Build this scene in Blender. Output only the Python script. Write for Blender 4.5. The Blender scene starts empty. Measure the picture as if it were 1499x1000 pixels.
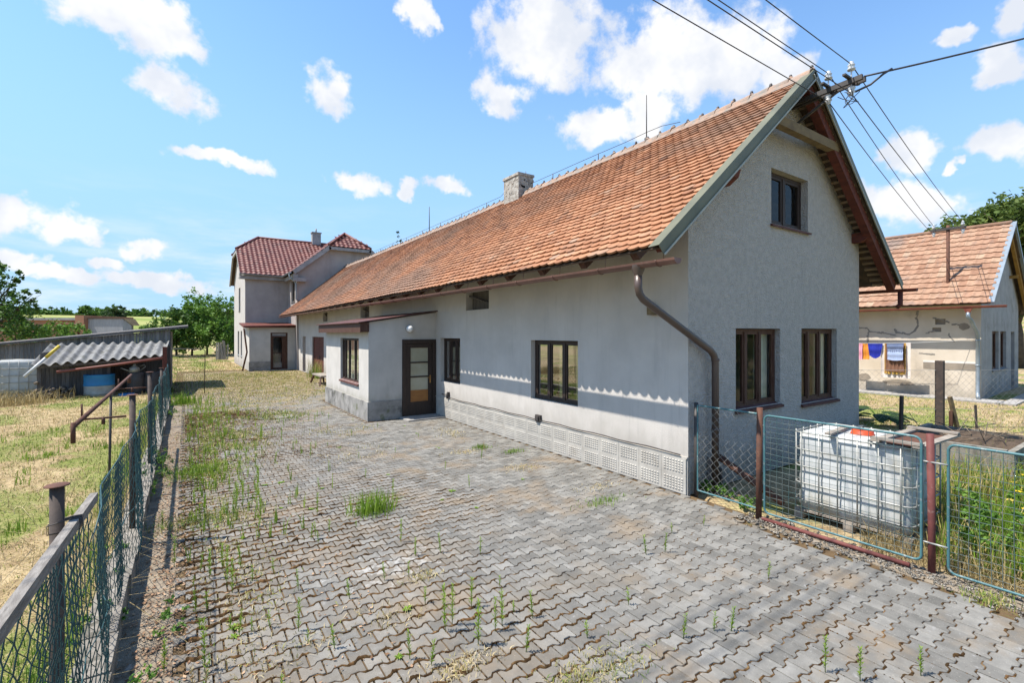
import bpy, math, random
import numpy as np
from mathutils import Vector, Matrix, noise as mnoise
R = random.Random(7)
NR = np.random.default_rng(11)
rad = math.radians
sc = bpy.context.scene
COL = sc.collection
V3 = Vector
ORG = {}

# ------------------------------------------------------------------ helpers
def tag(o, label=None, cat=None, group=None, kind=None):
    if label: o['label'] = label
    if cat: o['category'] = cat
    if group: o['group'] = group
    if kind: o['kind'] = kind
    return o

def thing(name, label, cat, loc=(0, 0, 0), rz=0, group=None):
    o = bpy.data.objects.new(name, None)
    COL.objects.link(o)
    o.location = loc
    o.rotation_euler = (0, 0, rz)
    o.empty_display_size = .2
    # a rotated thing is modelled in its own frame, an unrotated one in world coordinates
    ORG[o.name] = V3((0, 0, 0)) if rz else V3(loc)
    return tag(o, label, cat, group)

def finish(me, name, mats, parent, org):
    for m in (mats if isinstance(mats, (list, tuple)) else [mats]):
        me.materials.append(m)
    o = bpy.data.objects.new(name, me)
    COL.objects.link(o)
    if parent is not None:
        o.parent = parent
        ORG[o.name] = org
    return o

def np_mesh(name, V, F, mats, parent=None, rnd=None, k=3, org=None, smooth=False):
    """fast mesh: V (n,3), F (m,k)"""
    V = np.asarray(V, dtype=np.float32).reshape(-1, 3)
    F = np.asarray(F, dtype=np.int32).reshape(-1, k)
    if parent is not None and org is None: org = ORG[parent.name]
    if org is not None: V = V - np.array(org, dtype=np.float32)
    me = bpy.data.meshes.new(name)
    me.vertices.add(len(V)); me.vertices.foreach_set('co', V.ravel())
    me.loops.add(F.size); me.loops.foreach_set('vertex_index', F.ravel())
    me.polygons.add(len(F)); me.polygons.foreach_set('loop_start', np.arange(0, F.size, k, dtype=np.int32))
    me.update(calc_edges=True)
    if rnd is not None:
        a = me.attributes.new('rnd', 'FLOAT', 'POINT'); a.data.foreach_set('value', np.asarray(rnd, dtype=np.float32))
    if smooth: me.polygons.foreach_set('use_smooth', np.ones(len(F), dtype=bool))
    return finish(me, name, mats, parent, org if org is not None else V3((0, 0, 0)))

class MB:
    def __init__(s): s.v = []; s.f = []; s.r = []; s.m = []; s.rv = .5; s.mi = 0; s.sm = []; s.smf = False
    def add(s, vs, fs):
        b = len(s.v)
        s.v += [tuple(p) for p in vs]; s.r += [s.rv] * len(vs)
        for f in fs: s.f.append(tuple(b + i for i in f)); s.m.append(s.mi); s.sm.append(s.smf)
        return s
    def lbox(s, O, U, N, u0, u1, n0, n1, z0, z1):
        O, U, N = V3(O), V3(U), V3(N)
        p = [O + U * u + N * n + V3((0, 0, z)) for z in (z0, z1) for (u, n) in ((u0, n0), (u1, n0), (u1, n1), (u0, n1))]
        return s.add(p, [(3, 2, 1, 0), (4, 5, 6, 7), (0, 1, 5, 4), (1, 2, 6, 5), (2, 3, 7, 6), (3, 0, 4, 7)])
    def box(s, x0, x1, y0, y1, z0, z1):
        return s.lbox((0, 0, 0), (1, 0, 0), (0, 1, 0), x0, x1, y0, y1, z0, z1)
    def beam(s, p, q, w, h, up=(0, 0, 1)):
        p, q = V3(p), V3(q); d = (q - p).normalized(); up = V3(up)
        a = d.cross(up)
        if a.length < 1e-4: a = d.cross(V3((1, 0, 0)))
        a.normalize(); b = a.cross(d)
        P = []
        for c in (p, q):
            for (i, j) in ((-1, -1), (1, -1), (1, 1), (-1, 1)): P.append(c + a * (i * w / 2) + b * (j * h / 2))
        return s.add(P, [(3, 2, 1, 0), (4, 5, 6, 7), (0, 1, 5, 4), (1, 2, 6, 5), (2, 3, 7, 6), (3, 0, 4, 7)])
    def tube(s, pts, r, n=8, cap=True, smooth=True):
        pts = [V3(p) for p in pts]; rs = r if isinstance(r, (list, tuple)) else [r] * len(pts)
        ring = []; prev = None; old = s.smf; s.smf = smooth
        for i, p in enumerate(pts):
            d = (pts[min(i + 1, len(pts) - 1)] - pts[max(i - 1, 0)]).normalized()
            if prev is None:
                a = d.cross(V3((0, 0, 1)))
                if a.length < .05: a = d.cross(V3((1, 0, 0)))
            else: a = prev - d * prev.dot(d)
            a.normalize(); prev = a; b = d.cross(a)
            ring.append([p + (a * math.cos(t) + b * math.sin(t)) * rs[i] for t in [2 * math.pi * k / n for k in range(n)]])
        vs = [q for rg in ring for q in rg]; fs = []
        for i in range(len(pts) - 1):
            for k in range(n):
                fs.append((i * n + k, i * n + (k + 1) % n, (i + 1) * n + (k + 1) % n, (i + 1) * n + k))
        s.add(vs, fs); s.smf = False
        if cap:
            b = len(s.v) - len(vs)
            s.f.append(tuple(b + k for k in range(n - 1, -1, -1))); s.m.append(s.mi); s.sm.append(False)
            s.f.append(tuple(b + (len(pts) - 1) * n + k for k in range(n))); s.m.append(s.mi); s.sm.append(False)
        s.smf = old
        return s
    def lathe(s, c, prof, n=20, axis='z'):
        """prof: list of (r, h)"""
        c = V3(c); vs = []; fs = []; old = s.smf; s.smf = True
        for r, h in prof:
            for k in range(n):
                t = 2 * math.pi * k / n
                if axis == 'z': q = V3((r * math.cos(t), r * math.sin(t), h))
                elif axis == 'x': q = V3((h, r * math.cos(t), r * math.sin(t)))
                else: q = V3((r * math.cos(t), h, r * math.sin(t)))
                vs.append(c + q)
        for i in range(len(prof) - 1):
            for k in range(n): fs.append((i * n + k, i * n + (k + 1) % n, (i + 1) * n + (k + 1) % n, (i + 1) * n + k))
        s.add(vs, fs); s.smf = old
        return s
    def poly(s, pts): return s.add(pts, [tuple(range(len(pts)))])
    def build(s, name, mats, parent=None, org=None):
        if parent is not None and org is None: org = ORG[parent.name]
        o = org if org is not None else V3((0, 0, 0))
        me = bpy.data.meshes.new(name)
        me.from_pydata([(v[0] - o[0], v[1] - o[1], v[2] - o[2]) for v in s.v], [], s.f)
        me.polygons.foreach_set('material_index', np.array(s.m, dtype=np.int32))
        me.polygons.foreach_set('use_smooth', np.array(s.sm, dtype=bool))
        a = me.attributes.new('rnd', 'FLOAT', 'POINT'); a.data.foreach_set('value', np.array(s.r, dtype=np.float32))
        me.update()
        return finish(me, name, mats, parent, o)

def solo(name, mb, mats, label, cat, loc, group=None):
    """a thing that is one mesh"""
    o = mb.build(name, mats, None, V3(loc)); o.location = loc
    return tag(o, label, cat, group)

# ------------------------------------------------------------------ materials
def srgb(h):
    h = h.lstrip('#'); c = [int(h[i:i + 2], 16) / 255 for i in (0, 2, 4)]
    return tuple((x / 12.92 if x <= .04045 else ((x + .055) / 1.055) ** 2.4) for x in c)
def c4(c): return (c[0], c[1], c[2], 1)

class NT:
    def __init__(s, mat): s.t = mat.node_tree; s.n = s.t.nodes; s.l = s.t.links
    def new(s, t, **kw):
        n = s.n.new(t)
        for k, v in kw.items(): setattr(n, k, v)
        return n
    def link(s, a, b): s.l.new(a, b)
    def val(s, inp, v):
        if hasattr(v, 'is_output') or isinstance(v, bpy.types.NodeSocket): s.link(v, inp)
        else: inp.default_value = v
    def math(s, op, a, b=0.0, c=None, clamp=False):
        n = s.new('ShaderNodeMath', operation=op, use_clamp=clamp)
        s.val(n.inputs[0], a); s.val(n.inputs[1], b)
        if c is not None: s.val(n.inputs[2], c)
        return n.outputs[0]
    def mix(s, f, a, b, blend='MIX'):
        n = s.new('ShaderNodeMix', data_type='RGBA', blend_type=blend)
        s.val(n.inputs[0], f)
        s.val(n.inputs[6], c4(a) if isinstance(a, tuple) and len(a) == 3 else a)
        s.val(n.inputs[7], c4(b) if isinstance(b, tuple) and len(b) == 3 else b)
        return n.outputs[2]
    def noise(s, vec, scale, detail=4, rough=.55, dist=0):
        n = s.new('ShaderNodeTexNoise'); n.inputs['Scale'].default_value = scale
        n.inputs['Detail'].default_value = detail; n.inputs['Roughness'].default_value = rough; n.inputs['Distortion'].default_value = dist
        if vec is not None: s.link(vec, n.inputs['Vector'])
        return n.outputs['Fac']
    def step(s, v, a, b):
        n = s.new('ShaderNodeMapRange', interpolation_type='SMOOTHSTEP')
        s.val(n.inputs[0], v); n.inputs[1].default_value = a; n.inputs[2].default_value = b
        return n.outputs[0]
    def ramp(s, v, stops):
        n = s.new('ShaderNodeValToRGB'); e = n.color_ramp.elements
        while len(e) < len(stops): e.new(.5)
        for i, (p, c) in enumerate(stops): e[i].position = p; e[i].color = c4(c)
        s.val(n.inputs[0], v)
        return n.outputs[0]
    def mapping(s, vec, scale):
        n = s.new('ShaderNodeMapping'); n.inputs['Scale'].default_value = scale; s.link(vec, n.inputs['Vector'])
        return n.outputs[0]

def pm(name, c1, c2=None, sc_=4, rough=.8, bump=0, bsc=60, bdist=.01, bdetail=3, rnd=None, rndmul=None, spec=.3, metal=0,
       stains=(), aniso=None, transl=0, bvor=False, coat=0):
    """c1/c2 mixed by noise; rnd = ramp over the 'rnd' attribute; rndmul=(lo,hi) value factor over it;
    stains = [(colour, scale, lo, hi, strength, (sx,sy,sz))]"""
    m = bpy.data.materials.new(name); m.use_nodes = True
    t = NT(m); b = t.n['Principled BSDF']
    tc = t.new('ShaderNodeTexCoord').outputs['Object']
    at = None
    if rnd or rndmul: at = t.new('ShaderNodeAttribute', attribute_name='rnd').outputs['Fac']
    vec = t.mapping(tc, aniso) if aniso else tc
    col = None
    if rnd:
        col = t.ramp(at, rnd)
        if c2 is not None or c1 is not None:
            nn = t.step(t.noise(vec, sc_), .3, .7)
            col = t.mix(nn, col, t.mix(1, col, c4(c1), 'MULTIPLY'))
    else:
        col = t.mix(t.step(t.noise(vec, sc_, 6, .6), .3, .7), c1, c2 or c1)
    if rndmul:
        f = t.math('MULTIPLY_ADD', at, rndmul[1] - rndmul[0], rndmul[0])
        cb = t.new('ShaderNodeCombineColor')
        for i in range(3): t.link(f, cb.inputs[i])
        col = t.mix(1, col, cb.outputs[0], 'MULTIPLY')
    for (cc, s_, lo, hi, st, an) in stains:
        v2 = t.mapping(tc, an) if an else tc
        mk = t.math('MULTIPLY', t.step(t.noise(v2, s_, 6, .65), lo, hi), st)
        col = t.mix(mk, col, cc)
    t.link(col, b.inputs['Base Color'])
    b.inputs['Roughness'].default_value = rough
    b.inputs['Specular IOR Level'].default_value = spec
    b.inputs['Metallic'].default_value = metal
    if bump:
        if bvor:
            vn = t.new('ShaderNodeTexVoronoi'); vn.inputs['Scale'].default_value = bsc; t.link(tc, vn.inputs['Vector'])
            h = t.math('ADD', vn.outputs['Distance'], t.math('MULTIPLY', t.noise(tc, bsc * 2, 3), .6))
        else: h = t.noise(vec, bsc, bdetail, .6)
        bn = t.new('ShaderNodeBump'); bn.inputs['Strength'].default_value = bump; bn.inputs['Distance'].default_value = bdist
        t.link(h, bn.inputs['Height']); t.link(bn.outputs[0], b.inputs['Normal'])
    if transl:
        tr = t.new('ShaderNodeBsdfTranslucent'); t.link(col, tr.inputs[0])
        ms = t.new('ShaderNodeMixShader'); ms.inputs[0].default_value = transl
        out = t.n['Material Output']
        t.link(b.outputs[0], ms.inputs[1]); t.link(tr.outputs[0], ms.inputs[2]); t.link(ms.outputs[0], out.inputs['Surface'])
    return m

def glass_mat(name, tint=(.9, .93, .92), refl=.03):
    m = bpy.data.materials.new(name); m.use_nodes = True; t = NT(m)
    t.n.remove(t.n['Principled BSDF'])
    tr = t.new('ShaderNodeBsdfTransparent'); tr.inputs[0].default_value = c4(tint)
    gl = t.new('ShaderNodeBsdfGlossy'); gl.inputs['Roughness'].default_value = .02
    lw = t.new('ShaderNodeLayerWeight'); lw.inputs[0].default_value = .25
    f = t.math('MULTIPLY_ADD', lw.outputs['Fresnel'], .5, refl, clamp=True)
    ms = t.new('ShaderNodeMixShader'); t.link(f, ms.inputs[0]); t.link(tr.outputs[0], ms.inputs[1]); t.link(gl.outputs[0], ms.inputs[2])
    t.link(ms.outputs[0], t.n['Material Output'].inputs['Surface'])
    return m

M = {}
M['stucco'] = pm('stucco', (.53, .495, .45), (.465, .434, .394), 1.3, .95, .6, 95, .014, 4, spec=.1,
                 stains=[((.36, .34, .31), 2.6, .55, .75, .45, (4, 4, .22)), ((.30, .285, .27), 1.1, .55, .8, .4, (2.5, 2.5, .35)), ((.34, .31, .27), .7, .6, .8, .4, None)])
M['stucco_gable'] = pm('stucco_gable', (.50, .468, .425), (.415, .388, .352), 9, .95, .9, 42, .03, 3, spec=.1, bvor=True,
                       stains=[((.29, .285, .28), 1.2, .55, .8, .4, (2, 2, .4))])
M['smooth_render'] = pm('smooth_render', (.515, .485, .44), (.45, .423, .384), 2, .95, .25, 60, .006, spec=.1,
                        stains=[((.27, .255, .235), 1.3, .55, .8, .4, (2, 2, .4))])
M['plinth'] = pm('plinth_block', (.42, .395, .35), (.34, .32, .285), 3, .95, .4, 140, .004, spec=.1, stains=[((.25, .22, .18), 2, .55, .75, .5, None)])
M['plinth_stone'] = pm('plinth_stone', (.33, .315, .29), (.20, .19, .175), 3, .95, .6, 60, .012, spec=.1,
                       stains=[((.045, .045, .04), 1.6, .5, .66, .8, None), ((.10, .12, .04), 2.3, .58, .7, .7, None)])
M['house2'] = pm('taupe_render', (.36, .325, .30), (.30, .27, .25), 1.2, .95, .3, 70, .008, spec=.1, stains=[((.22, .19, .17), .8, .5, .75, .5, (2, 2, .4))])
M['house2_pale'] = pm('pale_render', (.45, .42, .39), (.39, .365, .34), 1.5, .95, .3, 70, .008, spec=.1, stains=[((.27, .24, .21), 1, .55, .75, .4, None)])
M['cornice'] = pm('cornice_concrete', (.33, .32, .31), (.22, .215, .21), 3, .9, .3, 50, .006)
M['tile'] = pm('clay_tile', (.80, .74, .70), (1, 1, 1), 6, .85, .35, 60, .006, spec=.2,
               rnd=[(0, (.16, .075, .05)), (.22, (.26, .125, .07)), (.6, (.35, .168, .088)), (.85, (.41, .215, .12)), (1, (.34, .23, .16))],
               stains=[((.17, .115, .085), .35, .44, .66, .75, (1, .5, 1)), ((.13, .085, .065), 2.2, .5, .72, .55, None), ((.34, .27, .20), 3, .58, .78, .35, (1, .35, 1)), ((.20, .11, .065), .9, .5, .7, .45, None)])
M['ridge_mortar'] = pm('ridge_tile', (.36, .23, .16), (.25, .21, .18), 6, .95, .6, 40, .02, rndmul=(.7, 1.1), stains=[((.20, .19, .17), 5, .5, .65, .7, None)])
M['tile_red'] = pm('red_pantile', (.75, .7, .7), (1, 1, 1), 5, .55, .2, 60, .004, spec=.4,
                   rnd=[(0, (.095, .032, .024)), (.5, (.15, .046, .034)), (1, (.20, .072, .052))])
M['tile_nb'] = pm('old_pantile', (.75, .72, .7), (1, 1, 1), 5, .8, .2, 60, .004,
                  rnd=[(0, (.26, .14, .085)), (.4, (.31, .178, .112)), (.8, (.34, .21, .135)), (1, (.35, .24, .16))],
                  stains=[((.20, .15, .12), 1.6, .52, .72, .5, (1, 2.5, .5)), ((.13, .11, .10), .5, .55, .75, .7, (1, 1, 2))])
M['deck'] = pm('roof_underside', (.11, .075, .05), (.06, .045, .035), 6, .9, .3, 30, .01)
M['tile_underside'] = pm('underside_brown', (.34, .25, .17), (.20, .14, .09), 8, .85, .3, 40, .005, aniso=(3, .4, 3))
M['redwood'] = pm('red_brown_wood', (.135, .036, .022), (.075, .022, .016), 6, .7, .3, 30, .006, aniso=(2, .5, 2), stains=[((.17, .12, .09), 4, .6, .75, .6, None)])
M['oldwood'] = pm('weathered_beam', (.20, .145, .075), (.12, .085, .05), 5, .85, .4, 30, .008)
M['verge'] = pm('verge_metal', (.135, .132, .078), (.10, .10, .062), 2, .5, .05, 20, .003, spec=.4, stains=[((.06, .06, .05), 2, .6, .75, .4, None)])
M['vergelip'] = pm('verge_lip', (.36, .36, .30), (.28, .28, .24), 3, .5)
M['gutter'] = pm('brown_gutter', (.16, .075, .055), (.11, .055, .042), 2, .45, .05, 20, .002, spec=.5, stains=[((.20, .13, .10), 6, .55, .7, .5, None)])
M['pipe'] = pm('brown_downpipe', (.085, .055, .042), (.06, .042, .034), 2, .4, spec=.5)
M['frame'] = pm('dark_window_frame', (.028, .017, .012), (.045, .028, .02), 7, .6, .2, 60, .003, aniso=(3, 3, .5), spec=.4)
M['frame_worn'] = pm('worn_brown_frame', (.055, .02, .012), (.09, .045, .028), 7, .65, .3, 60, .004, aniso=(3, 3, .5), stains=[((.16, .11, .08), 9, .6, .7, .6, (3, 3, .6))])
M['sill'] = pm('dark_red_sill', (.07, .025, .022), (.11, .05, .04), 6, .7, .2, 40, .004)
M['sill_grey'] = pm('tin_sill', (.20, .20, .20), (.14, .14, .14), 6, .6, .1, 40, .003)
M['glass'] = glass_mat('window_glass')
M['frost'] = pm('frosted_pane', (.42, .40, .30), (.34, .32, .22), 2.5, .35, .3, 60, .004, spec=.5)
M['ply'] = pm('orange_plywood', (.36, .16, .045), (.26, .11, .035), 5, .6, .1, 40, .002, aniso=(1, 1, 4))
M['curtain'] = pm('net_curtain', (.62, .60, .50), (.52, .49, .36), 3, .9)
M['curtain_y'] = pm('yellow_curtain', (.50, .42, .22), (.42, .33, .15), 3, .9)
M['brass'] = pm('brass', (.50, .28, .10), (.35, .2, .08), 8, .4, metal=.8)
M['lampw'] = pm('opal_globe', (.78, .78, .76), (.7, .7, .68), 3, .2, spec=.6)
M['iron'] = pm('dark_iron', (.035, .032, .03), (.06, .05, .045), 6, .6, .2, 40, .003, spec=.4)
M['rust'] = pm('rusty_steel', (.115, .048, .028), (.07, .035, .025), 9, .8, .4, 60, .004, stains=[((.20, .09, .05), 12, .55, .7, .6, None)])
M['rustred'] = pm('red_primer_steel', (.15, .045, .038), (.10, .032, .028), 8, .7, .3, 60, .003, stains=[((.22, .14, .12), 14, .58, .7, .7, None), ((.05, .09, .09), 5, .62, .7, .5, None)])
M['postgrey'] = pm('brown_post', (.075, .055, .045), (.045, .036, .032), 8, .75, .3, 50, .004, stains=[((.16, .10, .06), 9, .55, .7, .5, None)])
M['teal'] = pm('teal_paint', (.06, .155, .165), (.042, .115, .128), 8, .5, .1, 60, .002, spec=.4, stains=[((.33, .33, .30), 16, .55, .68, .7, None)])
M['tealwire'] = pm('teal_wire', (.04, .10, .10), (.15, .16, .145), 5, .6, spec=.3)
M['greenwire'] = pm('dark_green_wire', (.012, .044, .048), (.028, .085, .092), 3, .5, spec=.4)
M['galv'] = pm('galvanised', (.33, .33, .31), (.24, .24, .22), 5, .5, .1, 40, .002, metal=.3, spec=.5, stains=[((.22, .14, .09), 6, .62, .75, .5, None)])
M['tank'] = pm('white_plastic', (.49, .50, .49), (.40, .41, .40), 2, .5, spec=.35, stains=[((.36, .32, .23), 1.8, .48, .68, .65, (1, 1, .5)), ((.22, .20, .15), 4, .62, .75, .5, None)])
M['cap'] = pm('orange_cap', (.50, .07, .02), (.36, .05, .018), 8, .5)
M['plank'] = pm('grey_plank', (.31, .27, .22), (.20, .175, .15), 5, .85, .4, 40, .006, aniso=(4, 1, 4))
M['plankdark'] = pm('dark_plank', (.14, .125, .115), (.085, .078, .072), 5, .85, .5, 40, .006, aniso=(4, 4, .4), rndmul=(.7, 1.25))
M['plankgrey'] = pm('grey_boards', (.21, .205, .20), (.13, .127, .124), 5, .85, .5, 40, .006, aniso=(4, 4, .4), rndmul=(.7, 1.25))
M['railwood'] = pm('silver_rail', (.25, .23, .205), (.14, .125, .11), 8, .9, .6, 60, .004, aniso=(8, 1, 8), stains=[((.09, .08, .07), 9, .55, .7, .7, (8, .7, 8))])
M['asbestos'] = pm('fibre_cement', (.22, .218, .21), (.13, .128, .124), 3, .95, .4, 50, .006, stains=[((.07, .065, .055), 5, .5, .68, .75, None), ((.11, .11, .07), 2, .55, .7, .5, None)])
M['concrete'] = pm('old_concrete', (.25, .23, .195), (.16, .148, .125), 4, .95, .6, 40, .012, stains=[((.09, .085, .06), 3, .52, .68, .7, None)])
M['strip'] = pm('pale_concrete', (.32, .305, .285), (.25, .235, .215), 2, .95, .4, 60, .006, stains=[((.20, .15, .10), 3, .55, .7, .6, None)])
M['edging'] = pm('silted_concrete', (.25, .205, .15), (.17, .135, .095), 6, .95, .6, 60, .008, stains=[((.10, .065, .04), 5, .5, .64, .8, None), ((.33, .31, .28), 7, .6, .7, .6, None)])
M['kerb'] = pm('mottled_kerb', (.24, .215, .18), (.14, .125, .105), 5, .95, .6, 40, .012, stains=[((.06, .055, .04), 4, .5, .64, .8, None), ((.38, .36, .33), 9, .62, .7, .7, None)])
M['blue'] = pm('blue_paint', (.02, .20, .42), (.018, .15, .33), 3, .5, spec=.4)
M['drumw'] = pm('drum_grey', (.40, .38, .33), (.28, .26, .22), 4, .6)
M['yellow'] = pm('yellow_paint', (.55, .42, .05), (.45, .33, .04), 4, .6)
M['whitep'] = pm('white_paint', (.62, .62, .6), (.5, .5, .48), 4, .6)
M['orangehouse'] = pm('orange_render', (.34, .17, .10), (.28, .14, .085), 2, .9)
M['greyboard'] = pm('silver_boards', (.33, .33, .34), (.24, .24, .25), 3, .9, .3, 20, .01, aniso=(6, 6, .4))
M['redpipe'] = pm('red_painted_gutter', (.24, .075, .05), (.16, .05, .038), 4, .6, spec=.4)
M['nbwall'] = pm('cream_plaster', (.56, .49, .40), (.49, .425, .34), 1.2, .95, .4, 60, .008, spec=.1,
                 stains=[((.28, .235, .19), .9, .52, .72, .55, None), ((.52, .46, .40), 2.5, .6, .7, .5, None)])
M['nbgable'] = pm('grey_render', (.32, .32, .32), (.25, .25, .25), 2, .95, .3, 50, .008, stains=[((.20, .19, .17), 1, .55, .7, .6, None)])
M['patch'] = pm('cement_patch', (.26, .235, .205), (.19, .175, .155), 8, .95, .4, 60, .008)
M['dirtpl'] = pm('brown_plaster', (.28, .235, .185), (.20, .17, .135), 3, .95, .4, 50, .008)
M['whiteband'] = pm('whitewash', (.66, .63, .58), (.56, .53, .49), 4, .95)
M['galvpipe'] = pm('zinc_downpipe', (.26, .30, .33), (.20, .235, .26), 3, .4, spec=.5, metal=.3)
M['ceramic'] = pm('porcelain', (.55, .56, .56), (.45, .46, .47), 4, .2, spec=.6)
M['wire'] = pm('cable', (.03, .03, .035), (.045, .045, .05), 3, .5)
M['soil'] = pm('brown_soil', (.10, .07, .045), (.065, .045, .03), 6, .95, .8, 30, .03)
M['log'] = pm('log_wood', (.22, .17, .12), (.13, .10, .075), 8, .9, .5, 30, .01)
M['stone'] = pm('rubble', (.31, .28, .23), (.20, .175, .145), 7, .95, .5, 40, .01, rndmul=(.6, 1.3))
M['bark'] = pm('bark', (.10, .08, .06), (.06, .048, .037), 6, .95, .7, 20, .02)
LEAF = lambda n, a, b, c, tr=.3: pm(n, None, None, 3, .6, spec=.25, rnd=[(0, a), (.5, b), (1, c)], transl=tr)
M['leaf_mid'] = LEAF('green_leaf', (.028, .066, .013), (.065, .135, .022), (.12, .21, .035))
M['leaf_bright'] = LEAF('bright_leaf', (.045, .11, .015), (.10, .20, .028), (.17, .28, .05))
M['leaf_dark'] = LEAF('dark_leaf', (.012, .030, .010), (.030, .062, .016), (.06, .10, .028))
M['leaf_yel'] = LEAF('yellowish_leaf', (.04, .075, .014), (.085, .13, .025), (.15, .19, .04))
M['weed'] = LEAF('weed_green', (.10, .18, .018), (.18, .29, .025), (.27, .36, .045), .35)
M['dry'] = LEAF('dry_blade', (.16, .12, .05), (.33, .25, .11), (.46, .37, .19), .25)
M['mow'] = pm('mown_grass', None, None, 3, .7, spec=.15, rnd=[(0, (.05, .115, .014)), (.22, (.14, .24, .03)), (.42, (.29, .30, .07)), (.7, (.44, .345, .17)), (1, (.58, .48, .29))], transl=.25)
M['meadow'] = pm('meadow_blade', None, None, 3, .7, spec=.15, rnd=[(0, (.05, .12, .012)), (.5, (.14, .25, .025)), (.8, (.26, .33, .045)), (.9, (.36, .29, .10)), (1, (.48, .38, .18))], transl=.3)
M['moss'] = pm('joint_moss', (.55, .5, .5), (1, 1, 1), 30, .95, .6, 180, .006, rnd=[(0, (.025, .016, .008)), (.45, (.065, .039, .017)), (.75, (.17, .098, .042)), (.9, (.27, .17, .075)), (1, (.15, .15, .03))], spec=.05)
M['flower'] = pm('yellow_petal', (.70, .52, .02), (.62, .42, .02), 8, .6)
M['litter'] = pm('leaf_litter_brown', None, None, 3, .8, spec=.1, rnd=[(0, (.10, .055, .03)), (.5, (.24, .14, .08)), (1, (.40, .27, .17))])
M['cl_blue'] = pm('blue_cloth', (.018, .03, .30), (.012, .02, .22), 4, .9)
M['cl_grey'] = pm('grey_blue_cloth', (.13, .165, .27), (.10, .13, .22), 4, .9)
M['cl_light'] = pm('pale_blue_cloth', (.33, .40, .58), (.28, .34, .50), 4, .9)
M['cl_brown'] = pm('brown_cloth', (.14, .07, .045), (.20, .10, .06), 9, .9)
M['cl_white'] = pm('white_print_cloth', (.62, .56, .52), (.56, .50, .46), 6, .9, stains=[((.25, .06, .05), 14, .6, .66, .8, None)])
M['cl_yel'] = pm('ochre_cloth', (.50, .30, .06), (.42, .24, .05), 6, .9)
M['cl_pink'] = pm('pink_cloth', (.62, .28, .36), (.55, .24, .30), 6, .9)
M['cl_or'] = pm('orange_cloth', (.60, .24, .03), (.52, .18, .025), 6, .9)

def splash(m, z0, z1, col, st, scale=3):
    t = NT(m); b = t.n['Principled BSDF']; src = b.inputs['Base Color'].links[0].from_socket
    tc = t.new('ShaderNodeTexCoord').outputs['Object']; sep = t.new('ShaderNodeSeparateXYZ'); t.link(tc, sep.inputs[0])
    n = t.noise(t.mapping(tc, (1, 1, .5)), scale, 6, .65)
    k = t.step(t.math('ADD', sep.outputs[2], t.math('MULTIPLY', t.math('SUBTRACT', n, .5), (z1 - z0) * 2.6)), z1, z0)
    t.link(t.mix(t.math('MULTIPLY', k, st), src, col), b.inputs['Base Color'])
splash(M['stucco'], .55, .95, (.33, .30, .26), .45); splash(M['stucco_gable'], .05, .75, (.22, .21, .17), .6)
splash(M['smooth_render'], .5, .75, (.27, .25, .20), .5); splash(M['house2_pale'], 0, .8, (.24, .21, .17), .6)
splash(M['nbwall'], 0, .7, (.30, .265, .21), .7, 2); splash(M['nbgable'], 0, .7, (.17, .16, .145), .6); splash(M['tank'], .1, .45, (.24, .21, .14), .6, 5)
# paving: grey concrete blocks, each with its own value, spilt white paint and brown silt lying on some
def paving_mat():
    m = pm('paving_block', (.192, .184, .166), (.138, .132, .119), 6, .92, .6, 170, .005, rndmul=(.72, 1.22), spec=.12,
           stains=[((.36, .34, .29), 75, .60, .68, .55, None), ((.07, .068, .062), 60, .60, .68, .5, None), ((.22, .16, .10), .8, .5, .68, .55, None), ((.30, .29, .28), 9, .6, .72, .6, None), ((.13, .09, .05), 5, .62, .74, .7, None)])
    t = NT(m); b = t.n['Principled BSDF']; src = b.inputs['Base Color'].links[0].from_socket
    tc = t.new('ShaderNodeTexCoord').outputs['Object']
    sep = t.new('ShaderNodeSeparateXYZ'); t.link(tc, sep.inputs[0])
    # paint spill around (1.75, 4.65)
    dx = t.math('MULTIPLY', t.math('SUBTRACT', sep.outputs[0], 1.75), .75); dy = t.math('SUBTRACT', sep.outputs[1], 4.7)
    d = t.math('SQRT', t.math('ADD', t.math('MULTIPLY', dx, dx), t.math('MULTIPLY', dy, dy)))
    nz = t.noise(tc, 9, 6, .7)
    k = t.step(t.math('SUBTRACT', nz, t.math('MULTIPLY', d, .26)), .45, .54)
    col = t.mix(t.math('MULTIPLY', k, .6), src, (.42, .41, .385))
    # silt and moss film, heavier toward the left fence
    k2 = t.step(t.math('ADD', t.noise(tc, 1.6, 5, .65), t.math('MULTIPLY', sep.outputs[0], -.045)), .30, .52)
    col = t.mix(t.math('MULTIPLY', k2, .26), col, (.20, .155, .105))
    # soil and withered moss washed over the far end of the yard
    k3 = t.math('MULTIPLY', t.step(t.math('ADD', t.math('MULTIPLY', sep.outputs[1], .045), t.math('MULTIPLY', t.noise(tc, 1.1, 6, .65), 1.6)), 1.45, 2.0), .8)
    col = t.mix(k3, col, t.mix(t.noise(tc, 9, 5, .7), (.16, .115, .06), (.36, .29, .16)))
    t.link(col, b.inputs['Base Color'])
    return m
M['paver'] = paving_mat()

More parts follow.
